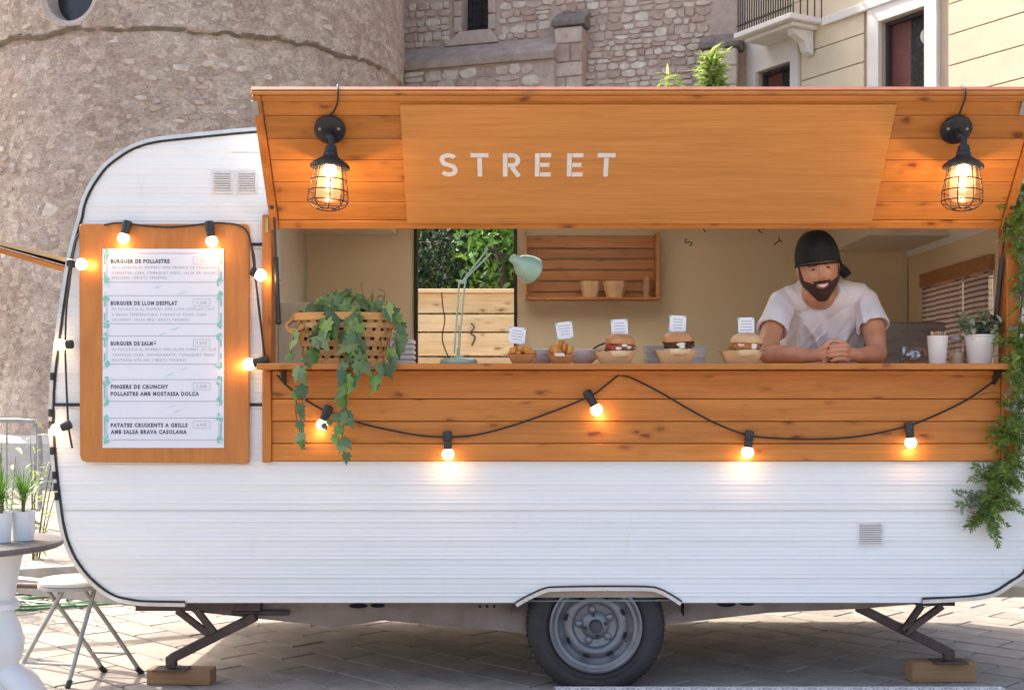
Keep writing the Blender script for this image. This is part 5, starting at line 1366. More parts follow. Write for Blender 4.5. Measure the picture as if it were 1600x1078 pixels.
# ------------------------------------------------------------ ivy in a woven basket
YI = .0
bc = Vector((X(537,YI), .03, CT+.0008)); basket = thing('woven_basket', bc, 'woven wood-splint basket holding the ivy on the counter', 'basket')
def brad(z): return .155 + (.212-.155)*(z/.2)
SC_Y = .55
for k in range(26):
    a = 2*math.pi*k/26; g = G(); io = .003 if k % 2 else -.003
    pts = []
    for j in range(9):
        z = .001+.205*j/8; r = brad(z) + (.0035 if (j+k) % 2 else -.0035); pts.append((r, z))
    da = .020/.2*.9
    for (r, z) in pts:
        for s in (-1,1): g.v.append(Vector((r*math.cos(a+s*da*.8), r*SC_Y*math.sin(a+s*da*.8), z)))
    b = len(g.v)
    for (r, z) in pts:
        for s in (-1,1): g.v.append(Vector(((r+.002)*math.cos(a+s*da*.8), (r+.002)*SC_Y*math.sin(a+s*da*.8), z)))
    for j in range(8): g.f += [(2*j,2*j+1,2*j+3,2*j+2),(b+2*j,b+2*j+2,b+2*j+3,b+2*j+1),(2*j,2*j+2,b+2*j+2,b+2*j),(2*j+1,b+2*j+1,b+2*j+3,2*j+3)]
    local_part(g, 'upright_splint', MT['wicker'], basket)
for i, (z, hh) in enumerate(((.012,.02),(.045,.025),(.083,.025),(.121,.025),(.157,.022),(.193,.03))):
    g = G(); N = 104
    for k in range(N):
        a = 2*math.pi*k/N; ph = math.sin(2*math.pi*26*k/N/2 + (math.pi if i % 2 else 0)); r = brad(z)+.0015+.0045*ph*(1 if i < 5 else 0)+(.006 if i == 5 else 0)
        for dz in (-hh/2, hh/2): g.v.append(Vector((r*math.cos(a), r*SC_Y*math.sin(a), z+dz)))
        for dz in (-hh/2, hh/2): g.v.append(Vector(((r+.003)*math.cos(a), (r+.003)*SC_Y*math.sin(a), z+dz)))
    for k in range(N):
        a = 4*k; b = 4*((k+1) % N); g.f += [(a,b,b+1,a+1),(a+2,a+3,b+3,b+2),(a+1,b+1,b+3,a+3),(a,a+2,b+2,b)]
    local_part(g, 'weaver_band', MT['wicker'], basket)
g = G()
for s in (1,):
    for k in range(2): g.tube(spline([(-.20,-.03,.19),(-.232,-.05+.01*k,.155),(-.20,-.075,.125+.01*k),(-.15,-.10,.15)],6), .008, 8)
local_part(g, 'rope_handle', MT['wicker'], basket, True)
g = G(); g.lathe([(.135,.01),(.17,.10),(.185,.165),(.0001,.17)], 40, Matrix.Scale(SC_Y,4,(0,1,0))); local_part(g, 'liner', MT['soil'], basket, True)
ivy = thing('ivy_plant', bc+Vector((0,0,.16)), 'trailing green ivy growing from the basket and hanging over the counter edge', 'plant')
# five-lobed leaf
lob = [(0,0),(.13,-.10),(.34,-.16),(.30,.04),(.52,.16),(.34,.34),(.40,.52),(.2,.56),(.0,1.0)]
full = lob + [(-x, y) for x, y in reversed(lob[1:-1])]
def ivy_leaf(bend):
    vs = [(0,.3,.02)]
    for x, y in full: vs.append((x*.92, y-.02, -.10*abs(x)*bend*2 - .12*bend*y*y + .02*math.sin(7*x+5*y)))
    n = len(full); return [Vector(v) for v in vs], [(0, 1+i, 1+(i+1) % n) for i in range(n)]
ims = []
for b in (.3,.8,1.3):
    for mm in ('ivy','ivydark'):
        vs, fs = ivy_leaf(b); ims.append(make_mesh('ivy_leaf', vs, fs, MT[mm]))
rr = random.Random(15); stems = G(); leaves = []
def add_leaf(p, size, up=None, facing=None, dark=None):
    # leaf lies roughly facing the viewer and droops
    f = Vector((rr.uniform(-1.1,1.1), -1, rr.uniform(-.2,.9))).normalized() if facing is None else facing
    dn = Vector((rr.uniform(-.8,.8), 0, -1)) if up is None else up
    dn = (dn - f*dn.dot(f)).normalized(); sx = dn.cross(f).normalized()
    M = Matrix((sx, dn, f)).transposed().to_4x4(); M.translation = p
    leaves.append((M @ Matrix.Scale(size, 4), rr.choice(ims) if dark is None else ims[rr.choice((0,2,4)) + (1 if dark else 0)]))
def vine(pts, step, s0, s1, spread=.02, dense=1.0, dark=None):
    q = spline([P(a,b,y) for a, b, y in pts], 8); stems.tube(q, .0022, 6); acc = 0; N = len(q)
    for i in range(1, N):
        acc += (q[i]-q[i-1]).length
        if acc > step:
            acc = 0; s = 1.12*(s0+(s1-s0)*i/N); off = Vector((rr.uniform(-spread,spread), rr.uniform(-.015,-.002), rr.uniform(-spread,spread)*.6))
            stems.tube([q[i], q[i]+off*.7+Vector((0,-.004,.006)), q[i]+off], .0012, 4)
            add_leaf(q[i]+off, s*rr.uniform(.75,1.2), dark=dark)
vine([(545,500,-.05),(548,530,-.11),(546,560,-.17),(543,600,-.18),(540,640,-.175),(535,680,-.17),(530,708,-.165)], .022, .075, .04, .03)
vine([(500,495,-.06),(490,530,-.12),(480,565,-.17),(470,600,-.185),(462,640,-.18),(470,680,-.17),(476,702,-.165)], .034, .075, .035, .022)
vine([(600,470,-.05),(622,495,-.07),(618,530,-.10),(605,560,-.15),(592,580,-.17),(577,605,-.17)], .026, .07, .055, .02)
vine([(520,480,-.06),(510,505,-.115),(498,530,-.13),(500,545,-.13)], .022, .085, .06, .02)
vine([(560,480,-.06),(553,510,-.12),(565,545,-.15),(555,572,-.17),(548,590,-.175)], .024, .075, .065, .025)
vine([(470,500,-.05),(458,530,-.08),(455,560,-.09)], .04, .06, .035, .01)
vine([(535,640,-.172),(520,655,-.168),(505,665,-.165)], .03, .045, .03, .01, dark=True)
# foliage heaped on top
for k in range(92):
    a = rr.uniform(0,6.28); r = rr.random()**.5; p = bc + Vector((.175*r*math.cos(a), .08*r*math.sin(a)-.01, .18+.095*(1-r*r)+rr.uniform(-.02,.035)))
    add_leaf(p, rr.uniform(.045,.085), facing=Vector((rr.uniform(-.8,.8), -1, rr.uniform(-.1,1.2))).normalized(), dark=rr.random() < .6)
    if k % 3 == 0: stems.tube([bc+Vector((.1*r*math.cos(a), .04*r*math.sin(a), .165)), p], .0016, 5)
for k in range(10):
    a = P(585+rr.uniform(-22,18), 452+rr.uniform(-4,20), .02); stems.tube(spline([bc+Vector((.10,0,.17)), a, a+Vector((rr.uniform(-.03,.03),0,rr.uniform(-.02,.03)))], 4), .0014, 5)
stems.obj('vine_stem', MT['vine'], ivy); W0 = wl(ivy)
for M, me in leaves:
    o = bpy.data.objects.new('leaf', me); COL.objects.link(o); M.translation -= W0; o.matrix_local = M; o.parent = ivy

# ------------------------------------------------------------ garland of greenery at the right edge
def sprig_mesh(name, mat, L, n, nl, nw, ang_=.9, seed=0):
    r_ = random.Random(seed); vs = []; fs = []
    for i in range(n):
        t = i/n; 
        for s in (0,1,2):
            az = r_.uniform(0,6.28); d = Vector((math.cos(az)*math.sin(ang_), math.cos(ang_), math.sin(az)*math.sin(ang_))); l = nl*(1-.5*t)*r_.uniform(.7,1.2)
            o = Vector((0, L*t, -.12*L*t*t)); side = d.cross(Vector((r_.uniform(-1,1),.1,r_.uniform(-1,1)))).normalized()*nw/2; b = len(vs)
            vs += [o-side*.3, o+d*l*.5-side, o+d*l, o+d*l*.5+side]; fs.append((b,b+1,b+2,b+3))
    b = len(vs); vs += [Vector((-.0012,0,0)), Vector((.0012,0,0)), Vector((0,L,-.12*L))]; fs.append((b,b+1,b+2))
    return make_mesh(name, vs, fs, mat)
gar = thing('greenery_garland', P(1585, 560, -.03), 'hanging garland of ferny green foliage down the right edge of the caravan', 'garland')
spr = [sprig_mesh('sprig', MT['fern'], .10, 30, .036, .0042, .85, k) for k in range(3)] + [sprig_mesh('sprig', MT['olive'], .08, 12, .026, .010, .9, 7), sprig_mesh('sprig', MT['fern'], .11, 14, .034, .009, .7, 9)]
gpath = spline([P(1592,285,-.06),P(1590,330,-.06),P(1597,380,-.06),P(1598,440,-.06),P(1594,500,-.06),P(1590,545,-.10),P(1588,585,-.14),P(1592,620,-.08),P(1577,665,-.06),P(1572,710,-.05),P(1562,745,-.045),P(1550,775,-.045),P(1545,800,-.045)], 10)
g = G(); g.tube(gpath, .004, 6); 
rr = random.Random(33)
def dens(p): return 1
N = len(gpath)
for k in range(285):
    i = int(rr.random()*N*.999); f = i/N; p = gpath[i] + Vector((rr.uniform(-.022,.03), rr.uniform(-.025,.01), rr.uniform(-.02,.02)))
    py = HY - (p.z-ZC)*F/(p.y+CD)
    a = rr.uniform(-1,1); down = rr.uniform(-.9,.5); 
    if py > 700: a *= 1.1; down = rr.uniform(-1.3,.35)
    d = Vector((a, rr.uniform(-.6,.05), down)).normalized(); sc = rr.uniform(.6,1.15)
    if 330 < py < 520: sc *= .8
    if 740 < py: sc *= rr.uniform(.8,1.3)
    z_ = Vector((rr.uniform(-1,1), -1, rr.uniform(-1,1))); sx = d.cross(z_).normalized(); zz = sx.cross(d)
    M = Matrix((sx, d, zz)).transposed().to_4x4(); M.translation = p; M = M @ Matrix.Scale(sc, 4)
    M.translation -= wl(gar); o = bpy.data.objects.new('sprig', rr.choice(spr[:3]+[spr[4]] if not 380 < py < 520 and not 590 < py < 640 else spr[3:])); COL.objects.link(o); o.matrix_local = M; o.parent = gar
for a in ([(1545,770,-.045),(1520,782,-.05),(1503,775,-.05)], [(1572,620,-.1),(1552,612,-.1),(1530,618,-.1)], [(1560,730,-.05),(1580,728,-.05),(1592,738,-.05)], [(1590,560,-.12),(1565,555,-.15),(1550,558,-.16)]):
    g.tube(spline([P(*q) for q in a], 5), .0016, 5)
g.obj('stem', MT['vine'], gar)
# cluster of dried seeds at the bottom
g = G()
for k in range(70):
    a = P(1520+rr.uniform(-11,11), 785+rr.uniform(-8,38), -.055); a.x += rr.uniform(-.004,.004); a.y += rr.uniform(-.015,.01); g.ball(a, rr.uniform(.0025,.0045), 6, 4)
tag(g.obj('seed_cluster', simple('dry_seed', (0.4,0.3,0.26), (0.22,0.15,0.13), 30, 0.8), gar), kind='stuff')
Ms = []
for k in range(14):
    p = P(1520+rr.uniform(-18,20), 775+rr.uniform(-12,14), -.055); d = Vector((rr.uniform(-1,1), rr.uniform(-.5,0), rr.uniform(-1,.6))).normalized(); sx = d.cross(Vector((0,-1,.2))).normalized(); zz = sx.cross(d)
    M = Matrix((sx, d, zz)).transposed().to_4x4(); M.translation = p; Ms.append(M @ Matrix.Scale(.7,4))
scatter('sprig', spr[3], Ms, gar)
# ------------------------------------------------------------ left foreground: table, pots, stool, barrier
tb = thing('bar_table', (X(-62,-.7), -.7, 0), 'small round table with grey top on a white turned pedestal at the left edge', 'table')
TZ = Z(846, -.7)
MT['greytop'] = wood('weathered_grey_top', (0.2,0.18,0.175), (0.13,0.115,0.11), (0.08,0.07,0.065), 0.3, rough=0.5)
g = G(); g.lathe([(.0001,TZ-.026),(.33,TZ-.026),(.345,TZ-.02),(.35,TZ-.012),(.347,TZ-.003),(.34,TZ),(.0001,TZ)], 72); local_part(g, 'table_top', MT['greytop'], tb, True)
pc = X(-2,-.7)-tb.location.x
MTb = Matrix.Translation((pc,0,0))
g = G(); g.lathe([(.0001,.16),(.075,.16),(.08,.175),(.075,.19),(.058,.21),(.066,.25),(.085,.31),(.088,.34),(.075,.39),(.055,.43),(.05,.445),(.07,.455),(.072,.475),(.055,.49),(.06,.53),(.078,TZ-.06),(.09,TZ-.03),(.0001,TZ-.028)], 40, MTb); local_part(g, 'pedestal', MT['white'], tb, True)
for k in range(4):
    a = R(-25+90*k); g = G()
    q = spline([Vector((pc+.04*math.cos(a), .04*math.sin(a), .22)), Vector((pc+.13*math.cos(a), .13*math.sin(a), .17)), Vector((pc+.22*math.cos(a), .22*math.sin(a), .07)), Vector((pc+.30*math.cos(a), .30*math.sin(a), .025))], 5)
    g.tube(q, [.05-.0016*i for i in range(len(q))], 10); local_part(g, 'foot', MT['white'], tb, True)
def grasspot(px, y, r, h, label, seed, ph, n, spread):
    t = thing('potted_plant', (X(px,y), y, TZ+.0008), label, 'potted plant', 'two white potted plants on the round table'); r_ = random.Random(seed)
    g = G(); g.lathe([(.0001,0),(r*.86,0),(r*.88,.003),(r,h-.004),(r*1.02,h),(r*.95,h),(r*.93,h-.012),(.0001,h-.014)], 36); local_part(g, 'pot', MT['ceramic'], t, True)
    g = G(); g.lathe([(r*.9,h-.013),(.0001,h-.008)], 20); local_part(g, 'soil', MT['soil'], t)
    stem_h = ph*.35; g = G(); g.tube([(0,0,h-.01),(.003,0,h+stem_h)], r*.16, 8); local_part(g, 'stem', MT['vine'], t, True)
    for k in range(n):
        a = r_.uniform(0,6.28); L = ph*r_.uniform(.5,.95); el = r_.uniform(.3,1.35); b0 = Vector((0,0,h+stem_h*r_.uniform(.2,1)))
        hd = Vector((math.cos(a),math.sin(a),0)); g = G(); N = 7; wd = Vector((-math.sin(a),math.cos(a),0))*r_.uniform(.0016,.003)
        for i in range(N+1):
            u = i/N; p = b0 + hd*L*spread*math.cos(el)*u + Vector((0,0,L*math.sin(el)*u - L*.45*math.cos(el)*u*u)); w_ = wd*(1-u**2*.95)*(.5+u if u<.5 else 1)
            g.v += [p-w_, p+w_]
        for i in range(N): g.f.append((2*i,2*i+1,2*i+3,2*i+2))
        local_part(g, 'leaf_blade', MT['grassy'], t, True)
grasspot(2, -.72, .037, .105, 'white pot of bushy grassy green leaves at the very left of the round table', 1, .19, 110, .9)
grasspot(36, -.66, .042, .105, 'white pot with a small palm-like tuft, right-hand one on the round table', 2, .19, 130, .85)
# folding stool
YS = .22; st = thing('folding_stool', (X(117,YS), YS, 0), 'folding stool with round pale seat and grey metal legs beside the caravan front', 'stool')
sz = Z(907, YS); r = .148
g = G(); g.lathe([(.0001,sz-.012),(r-.004,sz-.012),(r,sz-.008),(r,sz+.004),(r-.008,sz+.012),(.0001,sz+.016)], 48); local_part(g, 'seat', simple('worn_seat', (0.6,0.57,0.53), (0.5,0.47,0.43), 9, 0.5), st, True)
g = G(); g.lathe([(r-.03,sz-.026),(r+.003,sz-.026),(r+.003,sz-.0125),(r-.03,sz-.0125)], 48, cap=False); local_part(g, 'seat_ring', MT['galv'], st, True)
def SP(px, py, y=YS): return P(px, py, y) - st.location
legs = [((85,913,.12),(150,1050,.42)), ((98,913,.34),(66,1060,.06)), ((150,913,.12),(203,1056,.12)),((160,915,.34),(140,1077,-.12))]
tops = [(-.10,-.08),(-.07,.09),(.07,-.09),(.10,.08)]
feet = [(-.205,-.13),(.07,.20),(-.02,-.20),(.23,.10)]
pairs = [((-.10,-.07),(-.20+.28,-.0+.13)), ((-.02,-.07),(-.225,-.10)), ((.06,-.08),(.25,.10)), ((.10,-.04),(.03,-.17))]
for (tx,ty),(fx,fy) in pairs:
    g = G(); g.tube([(tx,ty,sz-.02),(tx*.5+fx*.5,ty*.5+fy*.5,sz*.5),(fx,fy,.012)], .0095, 10); local_part(g, 'leg', MT['galv'], st, True)
    g = G(); g.tube([(fx-(tx-fx)*.04,fy-(ty-fy)*.04,.001),(fx+(tx-fx)*.07,fy+(ty-fy)*.07,.03)], .0125, 10); local_part(g, 'rubber_foot', MT['socket'], st, True)
g = G(); 
def lp(i, f): (tx,ty),(fx,fy) = pairs[i]; return Vector((tx+(fx-tx)*f, ty+(fy-ty)*f, (sz-.02)+(.012-sz+.02)*f))
g.tube([lp(0,.78), lp(2,.78)], .0065, 8); local_part(g, 'stretcher', MT['galv'], st, True)
g = G(); g.tube([lp(1,.8), lp(3,.8)], .0065, 8); local_part(g, 'stretcher', MT['galv'], st, True)
# crowd barrier
YR = 6.4; cb = thing('crowd_barrier', (X(-60,YR), YR, 0), 'grey steel crowd barrier with rounded corner in the left background', 'barrier')
g = G(); xr, xl_ = X(62,YR), X(62,YR)-2.1; zt_, zb_2 = Z(657,YR), .17
q = [(xl_,YR,zb_2),(xl_,YR,zt_-.18),(xl_+.05,YR,zt_-.05),(xl_+.18,YR,zt_),(xr-.2,YR,zt_),(xr-.06,YR,zt_-.05),(xr,YR,zt_-.2),(xr,YR,zb_2)]
g.tube(spline(q, 4), .021, 10); g.tube([(xl_,YR,zb_2),(xr,YR,zb_2)], .018, 8); g.obj('frame', MT['galv'], cb, True)
for k in range(6):
    x = xl_+.3*(k+1); g = G(); g.tube([(x,YR,zb_2),(x,YR,zt_-.01)], .009, 8); g.obj('upright_bar', MT['galv'], cb, True)
for x in (xl_+.15, xr-.12):
    g = G(); g.tube(spline([(x,YR-.3,.012),(x,YR-.2,.04),(x,YR,zb_2),(x,YR+.2,.04),(x,YR+.3,.012)],3), .015, 8); g.obj('foot', MT['galv'], cb, True)
# cable and hose on the paving
g = G(); g.tube(spline([(X(-40,2.6),2.6,.012),(X(20,2.9),2.9,.012),(X(60,2.85),2.85,.012),(X(140,2.8),2.8,.012),(X(260,2.9),3.0,.012)],8), .014, 8); tag(g.obj('power_cable', MT['cable'], None, True), 'dark power cable lying across the sunlit paving at left', 'cable')
g = G(); q = []
for k in range(60):
    a = k*.42; rr_ = .22+.10*math.sin(k*.11); q.append((X(75,2.3)+rr_*math.cos(a)*1.5+.02*k/3-.2, 2.25+rr_*math.sin(a), .012+.006*math.sin(k)))
g.tube(q, .009, 6); tag(g.obj('garden_hose', simple('green_hose', (0.08,0.2,0.08), (0.05,0.14,0.05), 8, 0.4), None, True), 'loosely coiled green garden hose on the paving behind the stool', 'hose')
# young bamboo plant standing between barrier and caravan
def leafy_bush(name, label, cat, loc, H, rad, nst, nlf, mat, seed, L=.09, W=.014, slender=.8):
    t = thing(name, loc, label, cat); r_ = random.Random(seed); vsl, fsl = leafcard(L, W, .35, .2, 4); g = G(); lv = G()
    for k in range(nst):
        a = r_.uniform(0,6.28); lean = r_.uniform(.0,1)*rad; h = H*r_.uniform(.6,1)
        q = spline([Vector((lean*.15*math.cos(a), lean*.15*math.sin(a), 0)), Vector((lean*.5*math.cos(a), lean*.5*math.sin(a), h*.5)), Vector((lean*math.cos(a), lean*math.sin(a), h))], 5); g.tube(q, [.006*(1-.08*i) for i in range(len(q))], 5)
        for j in range(nlf):
            i = r_.randint(int(len(q)*.25), len(q)-1); rot = Euler((r_.uniform(-.9,.7), r_.uniform(-.4,.4), r_.uniform(0,6.28))).to_matrix().to_4x4()
            lv.add(vsl, fsl, Matrix.Translation(q[i]+Vector((r_.uniform(-.02,.02),r_.uniform(-.02,.02),r_.uniform(-.06,.06)))) @ rot @ Matrix.Scale(r_.uniform(.6,1.3),4))
    local_part(g, 'stem', MT['vine'], t, True); tag(local_part(lv, 'foliage', mat, t, True), kind='stuff')
    return t
leafy_bush('bamboo_plant', 'thin yellow green plant between the crowd barrier and the caravan', 'plant', (X(52,4.2), 4.2, 0), 1.12, .26, 8, 10, MT['bamboo'], 4, .10, .014)
leafy_bush('leafy_shrub', 'pale leafy shrub behind the white pots at the left edge', 'plant', (X(6,2.0), 2.0, 0), .98, .22, 9, 14, MT['grassy'], 6, .10, .02)
# tall bamboo in front of the church next to the cream house
def tall(px, y, toppy, nst, nl, seed, label, rad):
    z = Z(toppy, y); t = thing('bamboo_clump', (X(px,y), y, 0), label, 'plant'); r_ = random.Random(seed); vsl, fsl = leafcard(.20, .034, .35, .2, 4); g = G(); lv = G()
    for k in range(nst):
        a = r_.uniform(0,6.28); l = r_.uniform(0,rad); h = z*r_.uniform(.9,1.0); q = spline([Vector((l*.3*math.cos(a),l*.3*math.sin(a),0)), Vector((l*.5*math.cos(a),l*.5*math.sin(a),h*.6)), Vector((l*math.cos(a),l*math.sin(a),h))], 7)
        g.tube(q, [.014*(1-.05*i) for i in range(len(q))], 6)
        for j in range(nl):
            i = r_.randint(len(q)*2//3, len(q)-1); rot = Euler((r_.uniform(-.2,1.1), r_.uniform(-.4,.4), r_.uniform(0,6.28))).to_matrix().to_4x4()
            lv.add(vsl, fsl, Matrix.Translation(q[i]+Vector((r_.uniform(-.07,.07),r_.uniform(-.07,.07),r_.uniform(-.25,.02 if i == len(q)-1 else .25)))) @ rot @ Matrix.Scale(r_.uniform(.6,1.3),4))
    local_part(g, 'cane', MT['vine'], t, True); tag(local_part(lv, 'foliage', MT['bamboo'], t, True), kind='stuff')
tall(1116, 12.2, 80, 12, 130, 3, 'tall yellow green bamboo clump against the corner of the cream house', .12)
tall(1054, 12.4, 112, 5, 50, 5, 'lower bamboo clump to the left of the tall one, just above the hatch', .2)
tall(1082, 12.8, 124, 4, 36, 8, 'sparse low bamboo clump between the two brighter ones', .18)
# ------------------------------------------------------------ seen through the doorway
YFc = 3.3; fen = thing('timber_fence', (X(727,YFc), YFc, 0), 'raw pine plank fence seen through the caravan doorway', 'fence')
tops_ = [457, 490, 519, 557, 592, 628, 664, 700]
for k, (a, b) in enumerate(zip(tops_, tops_[1:])):
    g = G(); g.box(X(560,YFc), X(905,YFc), YFc-(.003 if k % 2 else 0), YFc+.022, Z(b,YFc)+.005, Z(a,YFc)-.005); g.obj('plank', MT['pale'], fen, bevel=0.004)
for px in (600, 850): g = G(); g.box(X(px,YFc)-.035, X(px,YFc)+.035, YFc+.023, YFc+.09, 0, Z(456,YFc)-.02); g.obj('post', MT['pale'], fen, bevel=0.004)
g = G(); g.box(X(560,YFc), X(905,YFc), YFc-.06, YFc+.05, Z(457,YFc)-.004, Z(455,YFc)+.012); g.obj('top_rail', MT['pale'], fen, bevel=0.004)
g = G(); g.tube(spline([P(736,505,YFc-.02),P(741,512,YFc-.02),P(735,520,YFc-.02),P(742,527,YFc-.02),P(737,540,YFc-.02)],4), .006, 6); g.obj('knot_cluster', MT['rust'], fen)
def tree(name, label, loc, trunk_h, crown_c, crown_r, n, mat, seed, L=.10, W=.045):
    t = thing(name, loc, label, 'tree'); r_ = random.Random(seed); g = G()
    g.tube(spline([(0,0,0),(.05,.03,trunk_h*.5),(-.03,0,trunk_h)],4), [.11*(1-.05*i) for i in range(9)], 10)
    clumps = []
    for k in range(46):
        a = r_.uniform(0,6.28); b = math.acos(r_.uniform(-1,1)); q = r_.uniform(.45,1); c = Vector(crown_c)+Vector((crown_r[0]*math.sin(b)*math.cos(a), crown_r[1]*math.sin(b)*math.sin(a), crown_r[2]*math.cos(b)))*q; clumps.append((c, r_.uniform(.22,.42)))
        if k % 2 == 0: g.tube(spline([(0,0,trunk_h*.8), Vector((0,0,trunk_h)).lerp(c,.5)+Vector((0,0,.1)), c],3), [.035*(1-.12*i) for i in range(7)], 5)
    local_part(g, 'trunk', MT['bark'], t, True)
    lv = G(); vsl = [(-W/2,0,0),(0,-L*.1,0),(W/2,L*.3,0),(0,L,-.01),(-W/2,L*.35,0)]; fsl = [(0,1,2,3,4)]
    for k in range(n):
        c, rc = clumps[r_.randrange(len(clumps))]; d = Vector((r_.gauss(0,1),r_.gauss(0,1),r_.gauss(0,1))).normalized()*rc*r_.random()**.4
        M = Matrix.Translation(c+d) @ Euler((r_.uniform(-1.5,1.5), r_.uniform(-1,1), r_.uniform(0,6.28))).to_matrix().to_4x4() @ Matrix.Scale(r_.uniform(.6,1.3),4); lv.add(vsl, fsl, M)
    tag(local_part(lv, 'crown', mat, t), kind='stuff'); return t
tree('garden_tree', 'dark dense evergreen tree behind the plank fence', (X(715,5.2), 5.2, 0), 1.4, (0,0,2.1), (1.3,.9,.85), 26000, MT['tree'], 2, .07, .022)
tree('garden_tree', 'lighter green bush nearer the right jamb of the doorway', (X(812,4.4), 4.4, 0), 1.2, (0,0,2.1), (.36,.4,.6), 3200, MT['grassy'], 5, .07, .03)

# ------------------------------------------------------------ patterned mat on a low board in front
def rugmat():
    m = M_('arabesque_print'); v = m.coords((1,1,1), False)
    def rings(sc, fr):
        vo = m.n('TexVoronoi', feature='F1'); vo.inputs['Scale'].default_value = sc; vo.inputs['Randomness'].default_value = 0; m.l(v, vo.inputs['Vector'])
        mu = m.n('Math', operation='MULTIPLY'); mu.inputs[1].default_value = fr; m.l(vo.outputs['Distance'], mu.inputs[0]); s = m.n('Math', operation='SINE'); m.l(mu.outputs[0], s.inputs[0]); return s.outputs[0]
    a = m.n('Math', operation='MULTIPLY'); m.l(rings(5.5, 24), a.inputs[0]); m.l(rings(11, 12), a.inputs[1])
    c = m.ramp(a.outputs[0], [(0.02, (0.7,0.71,0.72)), (0.1, (0.1,0.13,0.17)), (0.3, (0.05,0.07,0.1)), (0.5,(0.75,0.76,0.77))]); return m.set(c, 0.6)
mat_t = thing('patterned_mat', (X(1215,-.35), -.42, 0), 'white mat with blue black arabesque pattern on a low board in front of the wheel', 'mat')
mx0, mx1 = X(868,-.1)-mat_t.location.x, X(1562,-.1)-mat_t.location.x
g = G(); g.box(mx0, mx1, -.6, .315, .001, .036); local_part(g, 'low_board', MT['galv'], mat_t)
g = G(); g.box(mx0-.003, mx1+.003, -.603, .318, .0365, .0405); local_part(g, 'mat_sheet', rugmat(), mat_t)
# ------------------------------------------------------------ the man leaning on the counter
man = thing('person', P(1285, 700, .6), 'bearded man in white t-shirt and backwards black cap leaning on the counter with clasped hands', 'person')
def blur_mesh(g, name, voxel, smooth_it=6, disp=None):
    me = bpy.data.meshes.new('raw'); me.from_pydata([tuple(v) for v in g.v], [], g.f)
    bm = bmesh.new(); bm.from_mesh(me); bmesh.ops.recalc_face_normals(bm, faces=bm.faces); bm.to_mesh(me); bm.free()
    o = bpy.data.objects.new('raw', me); COL.objects.link(o)
    md = o.modifiers.new('r', 'REMESH'); md.mode = 'VOXEL'; md.voxel_size = voxel; md.use_smooth_shade = True
    if smooth_it: s = o.modifiers.new('s', 'SMOOTH'); s.factor = .5; s.iterations = smooth_it
    dg = bpy.context.evaluated_depsgraph_get(); dg.update(); m2 = bpy.data.meshes.new_from_object(o.evaluated_get(dg)); bpy.data.objects.remove(o)
    m2.name = name
    if disp:
        ns_ = [v.normal.copy() for v in m2.vertices]; cs_ = [v.co.copy() for v in m2.vertices]; flat = []
        for c_, n_ in zip(cs_, ns_): flat.extend(disp(c_, n_))
        m2.vertices.foreach_set('co', flat); m2.update()
    m2.polygons.foreach_set('use_smooth', [True]*len(m2.polygons))
    return m2
def limb(g, pts, n=20, sub=6):
    """pts: (Vector, r) chain, smooth tapered, round ends"""
    c = spline([p for p, r in pts], sub); rr_ = spline([Vector((r,0,0)) for p, r in pts], sub); rs = [v.x for v in rr_]
    d0 = (c[0]-c[1]).normalized(); d1 = (c[-1]-c[-2]).normalized(); r0, r1 = rs[0], rs[-1]
    pre = [(c[0]+d0*r0*math.sin(R(a)), r0*math.cos(R(a))) for a in (80,55,28)]; post = [(c[-1]+d1*r1*math.sin(R(a)), r1*math.cos(R(a))) for a in (28,55,80)]
    al = pre + list(zip(c, rs)) + post
    g.tube([p for p, r in al], [r for p, r in al], n)
# head in its own frame: x right (picture), -y forward, z up, origin between the ears
def gs(x, s): return math.exp(-(x/s)**2)
def head_pt(u, v, infl=0.0):
    """u azimuth (0 = face), v polar from top"""
    sx, cz = math.sin(v), math.cos(v)
    x = .077*sx*math.sin(u); y = -.097*sx*math.cos(u); z = .122*cz
    front = max(0, math.cos(u))
    if z < -.01:
        k = min(1, (-.01-z)/.11); x *= 1-.37*k**1.2; 
        if y > 0: y *= 1-.45*k
        else: y *= 1-.05*k
        x *= 1 + .12*gs(z+.055,.03)
    y *= 1.02
    if front > 0 and y < -.03:
        f = min(1, (-.03-y)/.04); ax_ = abs(x)
        dy = 0
        dy -= .0225*gs(x,.0105)*gs(z+.022,.016) + .012*gs(x,.008)*gs(z-.004,.020) + .006*gs(ax_-.012,.008)*gs(z+.029,.008)
        dy -= .0055*gs(ax_-.026,.02)*gs(z-.034,.009)
        dy += .0105*gs(ax_-.032,.0145)*gs(z-.014,.0115)
        dy -= .0055*gs(ax_-.043,.016)*gs(z+.020,.018)
        dy -= .0045*gs(x,.024)*gs(z+.058,.008) - .004*gs(x,.02)*gs(z+.050,.004)
        dy -= .010*gs(x,.02)*gs(z+.100,.018)
        dy += .004*gs(x,.03)*gs(z+.078,.008)
        y += dy*f
    p = Vector((x,y,z)); 
    if infl: p += p.normalized()*infl
    return p
def head_geo(infl=0.0, nu=96, nv=80):
    g = G()
    for j in range(nv+1):
        for i in range(nu): g.v.append(head_pt(2*math.pi*i/nu, math.pi*(j+.0001)/(nv+.0002), infl))
    for j in range(nv):
        for i in range(nu): g.f.append((j*nu+i, j*nu+(i+1)%nu, (j+1)*nu+(i+1)%nu, (j+1)*nu+i))
    return g
HS = 1.06
HM = Matrix.Translation(P(1279, 420.5, .20)) @ Euler((R(10), R(-8), R(-9))).to_matrix().to_4x4() @ Matrix.Scale(HS, 4)
body = G(); hg = head_geo(); body.add(hg.v, hg.f, HM)
